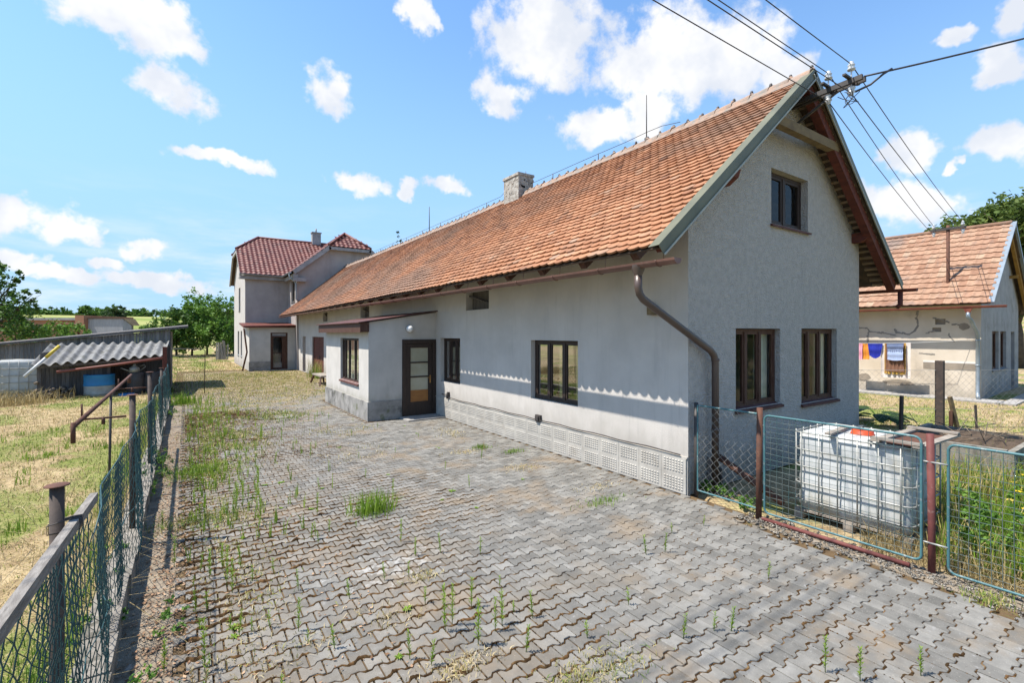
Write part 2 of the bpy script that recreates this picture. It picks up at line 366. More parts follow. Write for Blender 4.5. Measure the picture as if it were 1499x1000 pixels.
def ground_mat():
    m = bpy.data.materials.new('dry_ground'); m.use_nodes = True; t = NT(m); b = t.n['Principled BSDF']
    tc = t.new('ShaderNodeTexCoord').outputs['Object']
    n1 = t.noise(tc, .35, 6, .6); n2 = t.noise(tc, 3.5, 6, .7); n3 = t.noise(tc, 30, 4, .7)
    col = t.ramp(t.math('ADD', t.math('MULTIPLY', n2, .6), t.math('MULTIPLY', n3, .4)), [(.3, (.11, .075, .04)), (.45, (.26, .19, .105)), (.58, (.42, .325, .19)), (.75, (.36, .29, .14))])
    g = t.step(t.math('ADD', t.math('MULTIPLY', t.new('ShaderNodeAttribute', attribute_name='rnd').outputs['Fac'], .75), t.math('MULTIPLY', n2, .25)), .42, .58)
    col = t.mix(t.math('MULTIPLY', g, .75), col, t.mix(n3, (.075, .12, .02), (.22, .25, .06)))
    sep = t.new('ShaderNodeSeparateXYZ'); t.link(tc, sep.inputs[0])
    far = t.step(sep.outputs[1], 70, 130)
    fc = t.mix(t.step(t.noise(tc, .02, 3), .4, .6), (.16, .20, .05), (.27, .27, .10))
    col = t.mix(far, col, fc)
    t.link(col, b.inputs['Base Color']); b.inputs['Roughness'].default_value = .95; b.inputs['Specular IOR Level'].default_value = .05
    bn = t.new('ShaderNodeBump'); bn.inputs['Strength'].default_value = .7; bn.inputs['Distance'].default_value = .04
    t.link(t.noise(tc, 14, 6, .7), bn.inputs['Height']); t.link(bn.outputs[0], b.inputs['Normal'])
    return m
M['ground'] = ground_mat()
M['bed'] = pm('joint_silt', (.075, .05, .028), (.14, .095, .052), 3, .95, .8, 60, .012, spec=.05, stains=[((.12, .13, .03), 2.0, .6, .72, .5, None)])
M['field'] = M['ground']

# ------------------------------------------------------------------ camera, sun, sky
cam = bpy.data.objects.new('camera', bpy.data.cameras.new('camera')); COL.objects.link(cam)
cam.location = (0, 0, 2.37); cam.rotation_euler = (rad(90), 0, -rad(34.22))
cam.data.sensor_width = 36; cam.data.lens = 704.2 / 1499 * 36
cam.data.shift_x = 0; cam.data.shift_y = -(500 - 488.3) / 1499
cam.data.clip_end = 3000; cam.data.clip_start = .05
sc.camera = cam

SUND = V3((1, -.41, -1.95)).normalized()
elev = math.asin(-SUND.z); rot = math.atan2(-SUND.x, -SUND.y)
sl = bpy.data.lights.new('sun', 'SUN'); sl.energy = 4.2; sl.angle = rad(.53); sl.color = (1, .945, .865)
so = bpy.data.objects.new('sun', sl); COL.objects.link(so); so.rotation_euler = SUND.to_track_quat('-Z', 'Y').to_euler(); so.location = (-20, 8, 40)

CLOUDS = [(-6.2, 27.3, 4.7, 2.2), (-2.2, 27.4, 4.0, 2.3), (-1.1, 22.8, 3.4, 2.1), (13.3, 25.0, 3.1, 2.5), (23.2, 33.0, 1.7, 1.7), (0.8, 17.1, 2.6, 0.7), (4.7, 17.3, 3.4, 0.9), (16.5, 16.7, 3.1, 1.4), (26.6, 16.9, 2.8, 1.5), (22.2, 16.5, 1.6, 0.9), (-11.8, 9.7, 2.4, 1.5), (-8.7, 9.1, 2.2, 1.4), (-3.0, 8.1, 2.3, 1.0), (-6.0, 6.3, 1.4, 0.7), (-11.8, 5.8, 1.8, 1.2), (-2.2, 5.0, 4.7, 1.0), (-8.9, 4.9, 3.5, 0.8), (37.5, 31.3, 7.7, 5.0), (33.4, 26.4, 3.7, 1.8), (50.9, 28.8, 9.6, 4.2), (58.0, 27.4, 7.5, 3.5), (63.8, 25.0, 3.1, 2.3), (44.7, 23.0, 6.1, 1.9), (50.5, 23.8, 3.0, 2.6), (73.7, 16.3, 2.0, 2.1), (79.1, 15.4, 2.3, 1.6), (72.2, 11.9, 3.0, 2.2), (75.1, 11.4, 2.1, 1.8), (79.7, 21.4, 2.0, 1.4), (80.9, 24.8, 1.5, 1.6), (77.2, 14.3, 0.7, 0.6), (76.9, 24.1, 1.8, 0.7)]
SKY_STR = .122
def make_world():
    w = bpy.data.worlds.new('World'); sc.world = w; w.use_nodes = True
    t = NT(w); bg = t.n['Background']
    sky = t.new('ShaderNodeTexSky', sky_type='NISHITA'); sky.sun_disc = False
    sky.sun_elevation = elev; sky.sun_rotation = rot; sky.air_density = 1.0; sky.dust_density = .3; sky.ozone_density = 1.4
    tc = t.new('ShaderNodeTexCoord').outputs['Generated']
    sep = t.new('ShaderNodeSeparateXYZ'); t.link(tc, sep.inputs[0])
    az = t.math('MULTIPLY', t.math('ARCTAN2', sep.outputs[0], sep.outputs[1]), 180 / math.pi)
    el = t.math('MULTIPLY', t.math('ARCSINE', sep.outputs[2]), 180 / math.pi)
    cmb = t.new('ShaderNodeCombineXYZ'); t.link(az, cmb.inputs[0]); t.link(el, cmb.inputs[1])
    # ragged edges: warp the coordinate, then let finer noise bite into each cloud
    nz = t.new('ShaderNodeTexNoise'); nz.inputs['Scale'].default_value = 14; nz.inputs['Detail'].default_value = 4; nz.inputs['Roughness'].default_value = .6; t.link(tc, nz.inputs['Vector'])
    wv = t.new('ShaderNodeVectorMath', operation='SUBTRACT'); t.link(nz.outputs['Color'], wv.inputs[0]); wv.inputs[1].default_value = (.5, .5, .5)
    ws = t.new('ShaderNodeVectorMath', operation='MULTIPLY'); t.link(wv.outputs[0], ws.inputs[0]); ws.inputs[1].default_value = (6.5, 4.2, 0)
    wa = t.new('ShaderNodeVectorMath', operation='ADD'); t.link(cmb.outputs[0], wa.inputs[0]); t.link(ws.outputs[0], wa.inputs[1])
    acc = None
    for (a, e, wa_, we) in CLOUDS:
        s1 = t.new('ShaderNodeVectorMath', operation='SUBTRACT'); t.link(wa.outputs[0], s1.inputs[0]); s1.inputs[1].default_value = (a, e, 0)
        s2 = t.new('ShaderNodeVectorMath', operation='MULTIPLY'); t.link(s1.outputs[0], s2.inputs[0]); s2.inputs[1].default_value = (1 / wa_, 1 / we, 0)
        s3 = t.new('ShaderNodeVectorMath', operation='LENGTH'); t.link(s2.outputs[0], s3.inputs[0])
        acc = s3.outputs['Value'] if acc is None else t.math('SMOOTH_MIN', acc, s3.outputs['Value'], .25)
    dens = t.math('SUBTRACT', 1.0, acc)
    fine = t.noise(tc, 17, 7, .6)
    mask = t.step(t.math('ADD', dens, t.math('MULTIPLY', t.math('SUBTRACT', fine, .5), 1.9)), -.1, .42)
    mask = t.math('MULTIPLY', mask, .96)
    # thin veil low on the horizon
    veil = t.math('MULTIPLY', t.step(t.noise(t.mapping(tc, (1, 1, 5)), 5, 6, .6), .42, .72), t.step(t.math('MULTIPLY', el, -1), -17, -2))
    veil = t.math('MULTIPLY', veil, .75)
    skyc = t.mix(1, sky.outputs[0], (.78, .97, 1.08), 'MULTIPLY')
    hz = t.math('MULTIPLY', t.step(t.math('MULTIPLY', el, -1), -36, -3), .9)
    skyc = t.mix(hz, skyc, (1.55, 2.55, 3.85))
    skyc = t.mix(veil, skyc, (3.5, 3.75, 4.1))
    shade = t.step(t.noise(tc, 9, 4, .6), .35, .65)
    cc = t.mix(shade, (3.05, 3.2, 3.5), (4.0, 3.97, 3.95))
    fin = t.mix(mask, skyc, cc)
    t.link(fin, bg.inputs['Color']); bg.inputs['Strength'].default_value = SKY_STR
make_world()
sc.view_settings.view_transform = 'Standard'; sc.view_settings.look = 'None'; sc.view_settings.gamma = 1; sc.view_settings.exposure = 1.14
sc.cycles.max_bounces = 6; sc.cycles.transparent_max_bounces = 12; sc.cycles.use_adaptive_sampling = True
try: sc.cycles.use_denoising = True
except Exception: pass

# ------------------------------------------------------------------ ground
DRX0, DRX1 = -.1, 6.05      # paved drive
def ground_h(x, y):
    d = math.hypot(x, y)
    h = 0.0
    if x < -.5 and y < 24:
        n = mnoise.noise(V3((x * .6, y * .6, 3))) * .05 + mnoise.noise(V3((x * 2.3, y * 2.3, 7))) * .02
        h = .13 + n
    elif x < -.5: h = .05 + mnoise.noise(V3((x * .5, y * .5, 3))) * .05
    elif y < 36 and x < 6.3: h = -.07
    else: h = mnoise.noise(V3((x * .5, y * .5, 3))) * .04 - .03
    if d > 75:
        k = min(1, (d - 75) / 330); h += 13 * k * k * (3 - 2 * k)
    return h
def axis(lo, hi, f0, f1, step, far):
    a = list(np.arange(f0, f1 + 1e-6, step)); g = step
    x = f1
    while x < hi: g *= 1.28; x += g; a.append(x)
    g = step; x = f0
    while x > lo: g *= 1.28; x -= g; a.insert(0, x)
    return a
gx = sorted(axis(-700, 900, -9, 30, .35, 0) + [-.56, -.5, -.49, 6.28, 6.32]); gy = axis(-60, 900, -2, 40, .4, 0)
GV = [(x, y, ground_h(x, y)) for y in gy for x in gx]
nx = len(gx); GF = [(j * nx + i, j * nx + i + 1, (j + 1) * nx + i + 1, (j + 1) * nx + i) for j in range(len(gy) - 1) for i in range(nx - 1)]
def patchv(x, y): return mnoise.noise(V3((x * .55, y * .55, 21))) + .55 * mnoise.noise(V3((x * 2.1, y * 2.1, 4)))
g = np_mesh('ground', GV, GF, M['ground'], k=4, smooth=True, rnd=[max(0, min(1, .44 + .9 * patchv(x, y))) for x, y, z in GV]); tag(g, kind='structure')

# bed of silt under the paving blocks
bx = np.arange(-.38, 6.2, .07); by = np.concatenate([np.arange(-3, 12, .07), np.arange(12, 36.4, .2)])
X, Y = np.meshgrid(bx, by)
Z = -.014 + .004 * np.sin(X * 31 + np.sin(Y * 17) * 2) * np.sin(Y * 27 + np.sin(X * 13) * 2)
n0, n1 = len(bx), len(by)
idx = np.arange(n0 * n1).reshape(n1, n0)
F = np.stack([idx[:-1, :-1], idx[:-1, 1:], idx[1:, 1:], idx[1:, :-1]], -1).reshape(-1, 4)
g = np_mesh('paving_bed', np.stack([X, Y, Z], -1).reshape(-1, 3), F, M['bed'], k=4, smooth=True); tag(g, kind='structure')

# interlocking paving blocks: waisted blocks in staggered rows, every block a solid with chamfered edges
PW, PP, PA = .164, .135, .0145
def trap(u):
    u = u % 1.0
    u = min(u, 1 - u)
    return 1 if u < .17 else (-1 if u > .33 else 1 - 2 * (u - .17) / .16)
def mossmask(x, y):
    v = mnoise.noise(V3((x * .55, y * .4, 11))) * .55 + mnoise.noise(V3((x * 1.7, y * 1.7, 5))) * .35
    v += .5 * max(0, 1 - x / 3.0) + (.25 if y > 14 else 0) - .12
    return v
PV = []; PF4 = []; PFN = []; PR = []
US = [0, .17, .33, .67, .83, 1]
rows = range(int(-2.6 / PP), int(34.6 / PP))
for j in rows:
    off = (j % 2) * PW / 2
    for i in range(-1, int(DRX1 / PW) + 1):
        x0 = i * PW + off; y0 = j * PP
        cx, cy = x0 + PW / 2, y0 + PP / 2
        if cx > (5.74 - .05 * math.sin(cy * 3) if cy < 3.45 else 5.99): continue
        if cx > 3.95 and 12.7 < cy < 17.9: continue
        if cx > 3.2 and cy > 33.9: continue
        if cx < -.06: continue
        rr = R.random(); dz = R.uniform(-.003, .003) + mnoise.noise(V3((cx * .7, cy * .7, 1))) * .006
        tx, ty = R.uniform(-.012, .012), R.uniform(-.012, .012)
        if R.random() < .02: dz -= .006
        g_ = .0035 + (.003 if cx < 2.6 else .001 if cx < 3.6 else 0)
        gy_ = g_ + (.006 * max(0, min(1, .5 + mossmask(cx, cy))) if cx < 3.2 else .001)
        lo = [(x0 + u * PW, y0 + PA * (-1 if (u < .2 or u > .8) else 1)) for u in US]
        hi = [(x0 + u * PW, y0 + PP + PA * (1 if (u < .2 or u > .8) else -1)) for u in US]
        per = lo + hi[::-1]
        ins = []
        for q, (px, py) in enumerate(per):
            lowside = q < 6
            sx = g_ if px < x0 + 1e-6 else (-g_ if px > x0 + PW - 1e-6 else 0)
            ins.append((px + sx, py + (gy_ if lowside else -gy_)))
        ch = .004
        b = len(PV); far = cy > 20
        for q, (px, py) in enumerate(ins):
            fx_, fy_ = (cx - px), (cy - py); l = math.hypot(fx_, fy_)
            z = dz + tx * (px - cx) + ty * (py - cy)
            PV.append((px + fx_ / l * ch, py + fy_ / l * ch, z))
        if far:
            PFN.append(tuple(range(b, b + 12))); PR += [rr] * 12
            continue
        for q, (px, py) in enumerate(ins): PV.append((px, py, dz + tx * (px - cx) + ty * (py - cy) - .0035))
        for q, (px, py) in enumerate(ins): PV.append((px, py, -.03))
        PR += [rr] * 36
        PFN.append(tuple(range(b, b + 12)))
        for q in range(12):
            n_ = (q + 1) % 12
            PFN.append((b + 12 + q, b + 12 + n_, b + n_, b + q)); PFN.append((b + 24 + q, b + 24 + n_, b + 12 + n_, b + 12 + q))
me = bpy.data.meshes.new('paving'); me.from_pydata(PV, [], PFN)
a = me.attributes.new('rnd', 'FLOAT', 'POINT'); a.data.foreach_set('value', np.array(PR, dtype=np.float32))
pv = finish(me, 'paving', M['paver'], None, None); tag(pv, kind='structure')

# moss swelling out of the joints
def domes(name, pts, mat, hs=.6):
    V = []; F = []; Rn = []
    for (x, y, z, a, b_, h, ang, rv) in pts:
        o = len(V); ca, sa = math.cos(ang), math.sin(ang)
        V.append((x, y, z + h)); Rn.append(min(1, rv + .1))
        for k in range(6):
            t = k * math.pi / 3 + ang; f = .8 + .4 * R.random()
            lx, ly = math.cos(t) * a * f * .62, math.sin(t) * b_ * f * .62
            V.append((x + lx * ca - ly * sa, y + lx * sa + ly * ca, z + h * .72)); Rn.append(rv)
        for k in range(6):
            t = k * math.pi / 3 + ang; f = .8 + .4 * R.random()
            lx, ly = math.cos(t) * a * f, math.sin(t) * b_ * f
            V.append((x + lx * ca - ly * sa, y + lx * sa + ly * ca, z - .004)); Rn.append(rv * .8)
        for k in range(6):
            n_ = (k + 1) % 6
            F.append((o, o + 1 + k, o + 1 + n_)); F.append((o + 1 + k, o + 7 + k, o + 7 + n_)); F.append((o + 1 + k, o + 7 + n_, o + 1 + n_))
    return np_mesh(name, V, F, mat, rnd=Rn, smooth=True)
V = []; F = []; Rn = []
for j in rows:
    off = (j % 2) * PW / 2; yj = (j + 1) * PP
    if yj > 17: continue
    st = .013 if yj < 6 else (.02 if yj < 11 else .035); x = DRX0; first = True
    while x < 5.95:
        if x > 3.95 and 12.7 < yj < 17.9: break
        mm = mossmask(x, yj); fine_ = mnoise.noise(V3((x * 9, yj * 9, 3)))
        k = max(0.0, min(1.0, .30 + mm * .9 + fine_ * .75))
        yy = yj + PA * trap((x - off) / PW) + R.uniform(-.002, .002)
        
        if x < .0: x += st; continue
        lf_ = 1 if x > 3 else 1 + .85 * (3 - x) / 3; w = (.003 + .0145 * k * R.uniform(.6, 1.3)) * lf_; h = -.007 + (.016 + .012 * max(0, min(1, (3.2 - x) / 2.4))) * k * R.uniform(.6, 1.3)
        rv = min(1, max(0, .42 + .35 * mnoise.noise(V3((x * 5, yj * 5, 8))) + R.gauss(0, .14)))
        b = len(V); V += [(x, yy - w, -.006), (x, yy - w * .45, h * .8), (x, yy + w * .5, h), (x, yy + w, -.006)]; Rn += [rv * .7, rv, min(1, rv + .1), rv * .7]
        if not first:
            for q in range(3): F.append((b - 4 + q, b + q, b + q + 1, b - 3 + q))
        first = False; x += st * R.uniform(.75, 1.25)
o = np_mesh('joint_moss', V, F, M['moss'], rnd=Rn, k=4, smooth=True); tag(o, 'brown moss ridges grown along the joints of the paved drive', 'moss', kind='stuff')
pts = []
for j in rows:
    off = (j % 2) * PW / 2
    yj = (j + 1) * PP
    for i in range(0, int(5.9 / PW)):
        x0 = i * PW + off
        if yj > 11: continue
        for k in range(9):
            y = j * PP + .012 + k * .0165; mm = mossmask(x0, y)
            if R.random() < .12 + max(0, mm) * 1.2:
                w = .004 + .010 * max(0, min(1, mm)) * R.random()
                pts.append((x0 + R.uniform(-.003, .003), y, -.005, w, w * 1.5, .003 + w * .6, 0, min(1, max(0, R.gauss(.4, .2)))))
o = domes('moss_tufts', pts, M['moss']); tag(o, 'small moss cushions in the short joints of the paving', 'moss', kind='stuff')

# ---------------------------------------------------------------- grass helper
def blades(name, P, H, W, mat, rnd, bend=.4, parent=None, seg=2):
    """P (n,3) roots"""
    P = np.asarray(P, dtype=np.float64); n = len(P); H = np.broadcast_to(H, n); W = np.broadcast_to(W, n)
    a = NR.uniform(0, 2 * np.pi, n); l = NR.uniform(0, 2 * np.pi, n); bd = np.abs(NR.normal(0, bend, n))
    sx, sy = np.cos(a) * W / 2, np.sin(a) * W / 2; lx, ly = np.cos(l) * bd, np.sin(l) * bd
    z0 = np.zeros(n)
    b0 = P + np.stack([-sx, -sy, z0 - .01], 1); b1 = P + np.stack([sx, sy, z0 - .01], 1)
    m0 = P + np.stack([-sx * .8 + lx * H * .3, -sy * .8 + ly * H * .3, H * .6 / np.sqrt(1 + bd ** 2 * .4)], 1)
    m1 = P + np.stack([sx * .8 + lx * H * .3, sy * .8 + ly * H * .3, H * .6 / np.sqrt(1 + bd ** 2 * .4)], 1)
    tp = P + np.stack([lx * H, ly * H, H / np.sqrt(1 + bd ** 2)], 1)
    V = np.stack([b0, b1, m0, m1, tp], 1).reshape(-1, 3)
    i = np.arange(n)[:, None] * 5
    F = np.concatenate([i + np.array([[0, 1, 3]]), i + np.array([[0, 3, 2]]), i + np.array([[2, 3, 4]])], 0)
    return np_mesh(name, V, F, mat, parent, rnd=np.repeat(np.clip(rnd, 0, 1), 5))

def fieldpts(n, sampler, keep=None):
    out = []; rv = []
    while len(out) < n:
        x, y = sampler()
        g_ = mnoise.noise(V3((x * .55, y * .55, 21))) + .55 * mnoise.noise(V3((x * 2.1, y * 2.1, 4)))
        if keep and not keep(x, y): continue
        out.append((x, y, ground_h(x, y))); rv.append(g_)
    return np.array(out), np.array(rv)
PQ = []; RN_ = []; HH = []; WW = []
for (cx, cy, rx, ry, n, rm) in ((.40, 3.0, .25, 2.0, 2200, .75), (.5, 6.3, .35, 1.6, 2000, .6), (.45, 9.2, .4, 1.4, 1800, .5), (.5, 12, .5, 3.5, 2600, .42), (2.2, 15.2, .6, .8, 900, .25), (4.9, 19.5, .5, 1.5, 900, .4), (2.3, 2.45, .30, .14, 900, .6), (1.6, 3.05, .3, .12, 500, .8), (1.2, 3.9, .4, .2, 600, .8), (1.9, 4.35, .16, .1, 300, .75), (5.2, 5.4, .3, .15, 260, .85), (4.9, 6.9, .3, .18, 300, .8), (4.6, 8.5, .4, .2, 300, .85), (5.2, 10.2, .3, .5, 400, .85), (1.0, 17.0, 1.0, 3.2, 4200, .55), (3.0, 21, 2.0, 3.0, 6500, .68), (1.5, 25, 1.9, 5, 9500, .66), (4.3, 27, 1.5, 5, 7500, .62), (3, 31, 2.6, 2.2, 6500, .55), (1.0, 12.2, .6, 1.4, 2200, .5), (2.4, 15.2, .6, .5, 700, .5), (2.9, 9.5, .8, .6, 500, .75), (3.2, 12.0, .6, .6, 400, .6)):
    for q in range(n):
        x, y = cx + R.gauss(0, rx * .6), cy + R.gauss(0, ry * .6)
        if x < -.3 or x > 5.98 or (x > 3.95 and 12.7 < y < 17.9) or y > 34: continue
        if mnoise.noise(V3((x * 2.2, y * 1.6, 33))) + R.gauss(0, .25) < -.05: continue
        PQ.append((x, y, 0)); RN_.append(R.gauss(rm, .17)); f = 1 if y < 10 else 1.7; HH.append(R.uniform(.012, .045) * f); WW.append(.005 + y * .0008)
o = blades('creeping_growth', PQ, np.array(HH), np.array(WW), M['mow'], np.array(RN_), 1.3); tag(o, 'dry mossy growth spread in patches over the paving', 'ground cover', kind='stuff')
# mown dry lawn on the left of the fence
def lawn_s():
    y = 1.0 + 24 * R.random() ** 1.35; x = -.62 - R.random() * (3.0 + y * .45)
    return x, y
P, gv = fieldpts(95000, lawn_s)
rn = np.where(gv + NR.normal(0, .16, len(gv)) > .08, NR.normal(.22, .16, len(gv)), NR.normal(.74, .17, len(gv)))
hh = NR.uniform(.018, .062, len(P)) * np.where(rn < .4, 1.2, 1.0)
o = blades('lawn_grass', P, hh, .004 + P[:, 1] * .0006, M['mow'], rn, 1.9); tag(o, 'mown straw coloured grass with green patches left of the drive', 'grass', kind='stuff')
P, gv = fieldpts(5200, lambda: (-.66 - abs(R.gauss(0, .16)), 2 + 18 * R.random()))
o = blades('fence_grass', P, NR.uniform(.06, .30, len(P)), .006, M['mow'], np.where(gv > -.1, NR.normal(.22, .15, len(P)), NR.normal(.65, .2, len(P))), .6); tag(o, 'longer grass left standing along the foot of the wire fence', 'grass', kind='stuff')
LWD = [(-.8 - 3.2 * R.random(), 3 + 12 * R.random()) for _ in range(70)]
P = np.array([(x + R.gauss(0, .06), y + R.gauss(0, .06), ground_h(x, y)) for x, y in LWD for _ in range(26)])
o = blades('lawn_weeds', P, NR.uniform(.06, .20, len(P)), .011, M['weed'], NR.normal(.5, .2, len(P)), .5); tag(o, 'bright green weed tufts dotted over the mown grass', 'weeds', kind='stuff')
# loose hay strands lying about
P, gv = fieldpts(16000, lawn_s)
o = blades('hay', P + np.array([0, 0, .03]), NR.uniform(.08, .2, len(P)), .004 + P[:, 1] * .0004, M['dry'], NR.normal(.6, .2, len(P)), 4.5); tag(o, 'loose cut hay lying on the mown grass', 'hay', kind='stuff')
# grass beyond the gate and yard end
def gate_s():
    y = 24.5 + 40 * R.random() ** 1.5; x = R.uniform(-.5, 3.4) if y < 36 else R.uniform(-3, 3.2)
    return x, y
P, gv = fieldpts(16000, gate_s)
rn = np.where(gv + NR.normal(0, .2, len(gv)) > .2, NR.normal(.25, .12, len(gv)), NR.normal(.7, .17, len(gv)))
o = blades('yard_grass', P, NR.uniform(.05, .14, len(P)), .03, M['mow'], rn, .9); tag(o, 'dry yellow grass beyond the wire gate', 'grass', kind='stuff')
# neighbour's lawn
def nb_s():
    x = R.uniform(12.2, 23.0); y = R.uniform(-3, 9.5)
    return x, y
P, gv = fieldpts(22000, nb_s)
rn = np.where(gv + NR.normal(0, .25, len(gv)) > .1, NR.normal(.3, .12, len(gv)), NR.normal(.62, .17, len(gv)))
o = blades('side_lawn_grass', P, NR.uniform(.03, .09, len(P)), .014, M['mow'], rn, .9); tag(o, 'yellowing lawn in front of the cream house', 'grass', kind='stuff')
# tall meadow behind the right-hand fence
def mead_s():
    x = 6.45 + 5.4 * R.random() ** 1.3; y = R.uniform(-2.5, 1.75 if x < 7.8 else 2.4)
    return x, y
P, gv = fieldpts(15000, mead_s)
dryp = (P[:, 0] < 6.95) | (P[:, 1] > 1.6)
rn = np.where(NR.random(len(P)) < np.where(dryp, .55, .10), NR.normal(.92, .08, len(P)), NR.normal(.45, .22, len(P)))
hh = NR.uniform(.25, .68, len(P)) * np.where(P[:, 0] < 7.0, .75, 1)
o = blades('tall_grass', P, hh, .011, M['meadow'], rn, .45); tag(o, 'tall green grass and dry stalks behind the mesh fence', 'grass', kind='stuff')
P, gv = fieldpts(3000, lambda: (R.uniform(6.2, 6.7), R.uniform(-1.5, 2.3)))
o = blades('dry_stalks', P, NR.uniform(.08, .3, len(P)), .007, M['dry'], NR.normal(.6, .25, len(P)), .8); tag(o, 'dry stalks along the foot of the mesh fence', 'grass', kind='stuff')

def crown_leaves(blobs, n, size, shell=.55, flat=.75):
    """leaf diamonds in clumps through the crown; returns V,F,rnd"""
    tot = sum(b[3] ** 2 for b in blobs); V = []; Rn = []
    for (bx_, by_, bz_, br) in blobs:
        m = max(6, int(n * br ** 2 / tot))
        nc = max(4, int(m / 22))
        d = NR.normal(0, 1, (nc, 3)); d /= np.linalg.norm(d, axis=1)[:, None]
        rr = br * (shell + (1 - shell) * NR.random(nc) ** .6)
        cc = np.array([bx_, by_, bz_]) + d * rr[:, None] * np.array([1, 1, flat])
        cr = NR.random(nc)
        k = NR.integers(0, nc, m)
        p = cc[k] + NR.normal(0, br * .13, (m, 3))
        a = NR.normal(0, 1, (m, 3)); a[:, 2] *= .6; a /= np.linalg.norm(a, axis=1)[:, None]
        b = np.cross(a, NR.normal(0, 1, (m, 3))); b /= np.linalg.norm(b, axis=1)[:, None]
        s = size * NR.uniform(.6, 1.3, m)[:, None]
        V.append(np.stack([p - a * s, p + b * s * .5, p + a * s, p - b * s * .5], 1).reshape(-1, 3))
        Rn.append(np.repeat(np.clip(cr[k] * .6 + NR.random(m) * .4, 0, 1), 4))
    V = np.concatenate(V); F = np.arange(len(V)).reshape(-1, 4)
    return V, F, np.concatenate(Rn)

def tree(name, label, cat, x, y, z, h, blobs, n, size, leaf, tr=.12, group=None, flat=.8, limbs=True):
    root = thing(name, label, cat, (x, y, z), 0, group)
    mb = MB()
    zt = z + h * .55
    mb.tube([(x, y, z - .2), (x + .05 * h * .1, y, z + h * .2), (x, y + .02 * h, z + h * .4), (x, y, zt)], [tr * 1.25, tr, tr * .7, tr * .4], 8)
    if limbs:
        for (bx_, by_, bz_, br) in blobs:
            s = R.uniform(.25, .5)
            p0 = V3((x, y, z + h * s)); p1 = V3((x + bx_, y + by_, z + bz_)); pm_ = (p0 + p1) / 2 + V3((0, 0, -.05 * h))
            mb.tube([p0, pm_, p1], [tr * .5, tr * .3, tr * .08], 5)
            for q in range(3):
                e = p1 + V3((R.gauss(0, 1), R.gauss(0, 1), R.gauss(0, .7))).normalized() * br * .9
                mb.tube([pm_.lerp(p1, .6), e], [tr * .2, tr * .04], 4)
    mb.build('trunk', M['bark'], root)
    V, F, rn = crown_leaves([(x + b[0], y + b[1], z + b[2], b[3]) for b in blobs], n, size, flat=flat)
    np_mesh('crown', V, F, M[leaf], root, rnd=rn, k=4)
    return root
# far hill woods: one mass along the skyline
bl = []
for q in range(700):
    az = rad(R.uniform(-19, 50)); d = R.uniform(375, 430)
    x, y = math.sin(az) * d, math.cos(az) * d
    r_ = R.uniform(2.6, 4.4) * (1 + .35 * mnoise.noise(V3((az * 14, 0, 0))))
    bl.append((x, y, ground_h(x, y) + r_ * .7, r_))
V, F, rn = crown_leaves(bl, 26000, 1.3, shell=.5)
o = np_mesh('far_wood', V, F, M['leaf_mid'], rnd=rn, k=4); tag(o, 'distant belt of dark trees along the skyline', 'wood', kind='stuff')

# ------------------------------------------------------------------ building helpers
def wall(mb, O, U, N, L, ops, top, u_start=0.0, z0=0.0, depth=.15):
    """upright wall from O along U; ops = [(u0,u1,z0,z1[,depth])] real holes with reveals; top(u) = height"""
    O, U, N = V3(O), V3(U), V3(N)
    P = lambda u, z, n=0: O + U * u + N * n + V3((0, 0, z))
    us = sorted(set([u_start, L] + [u for o in ops for u in o[:2]] + getattr(top, 'breaks', [])))
    for a, b in zip(us[:-1], us[1:]):
        if b - a < 1e-6: continue
        mid = (a + b) / 2
        hs = sorted([o for o in ops if o[0] < mid < o[1]], key=lambda o: o[2])
        z = z0
        for o in hs:
            if o[2] - z > 1e-6: mb.poly([P(a, z), P(b, z), P(b, o[2]), P(a, o[2])])
            z = o[3]
        mb.poly([P(a, z), P(b, z), P(b, top(b)), P(a, top(a))])
    for o in ops:
        u0, u1, a, b = o[:4]; d = o[4] if len(o) > 4 else depth
        mb.poly([P(u0, a), P(u0, a, -d), P(u0, b, -d), P(u0, b)])
        mb.poly([P(u1, a), P(u1, b), P(u1, b, -d), P(u1, a, -d)])
        mb.poly([P(u0, b), P(u0, b, -d), P(u1, b, -d), P(u1, b)])
        mb.poly([P(u0, a), P(u1, a), P(u1, a, -d), P(u0, a, -d)])
def const(z):
    f = lambda u: z
    return f

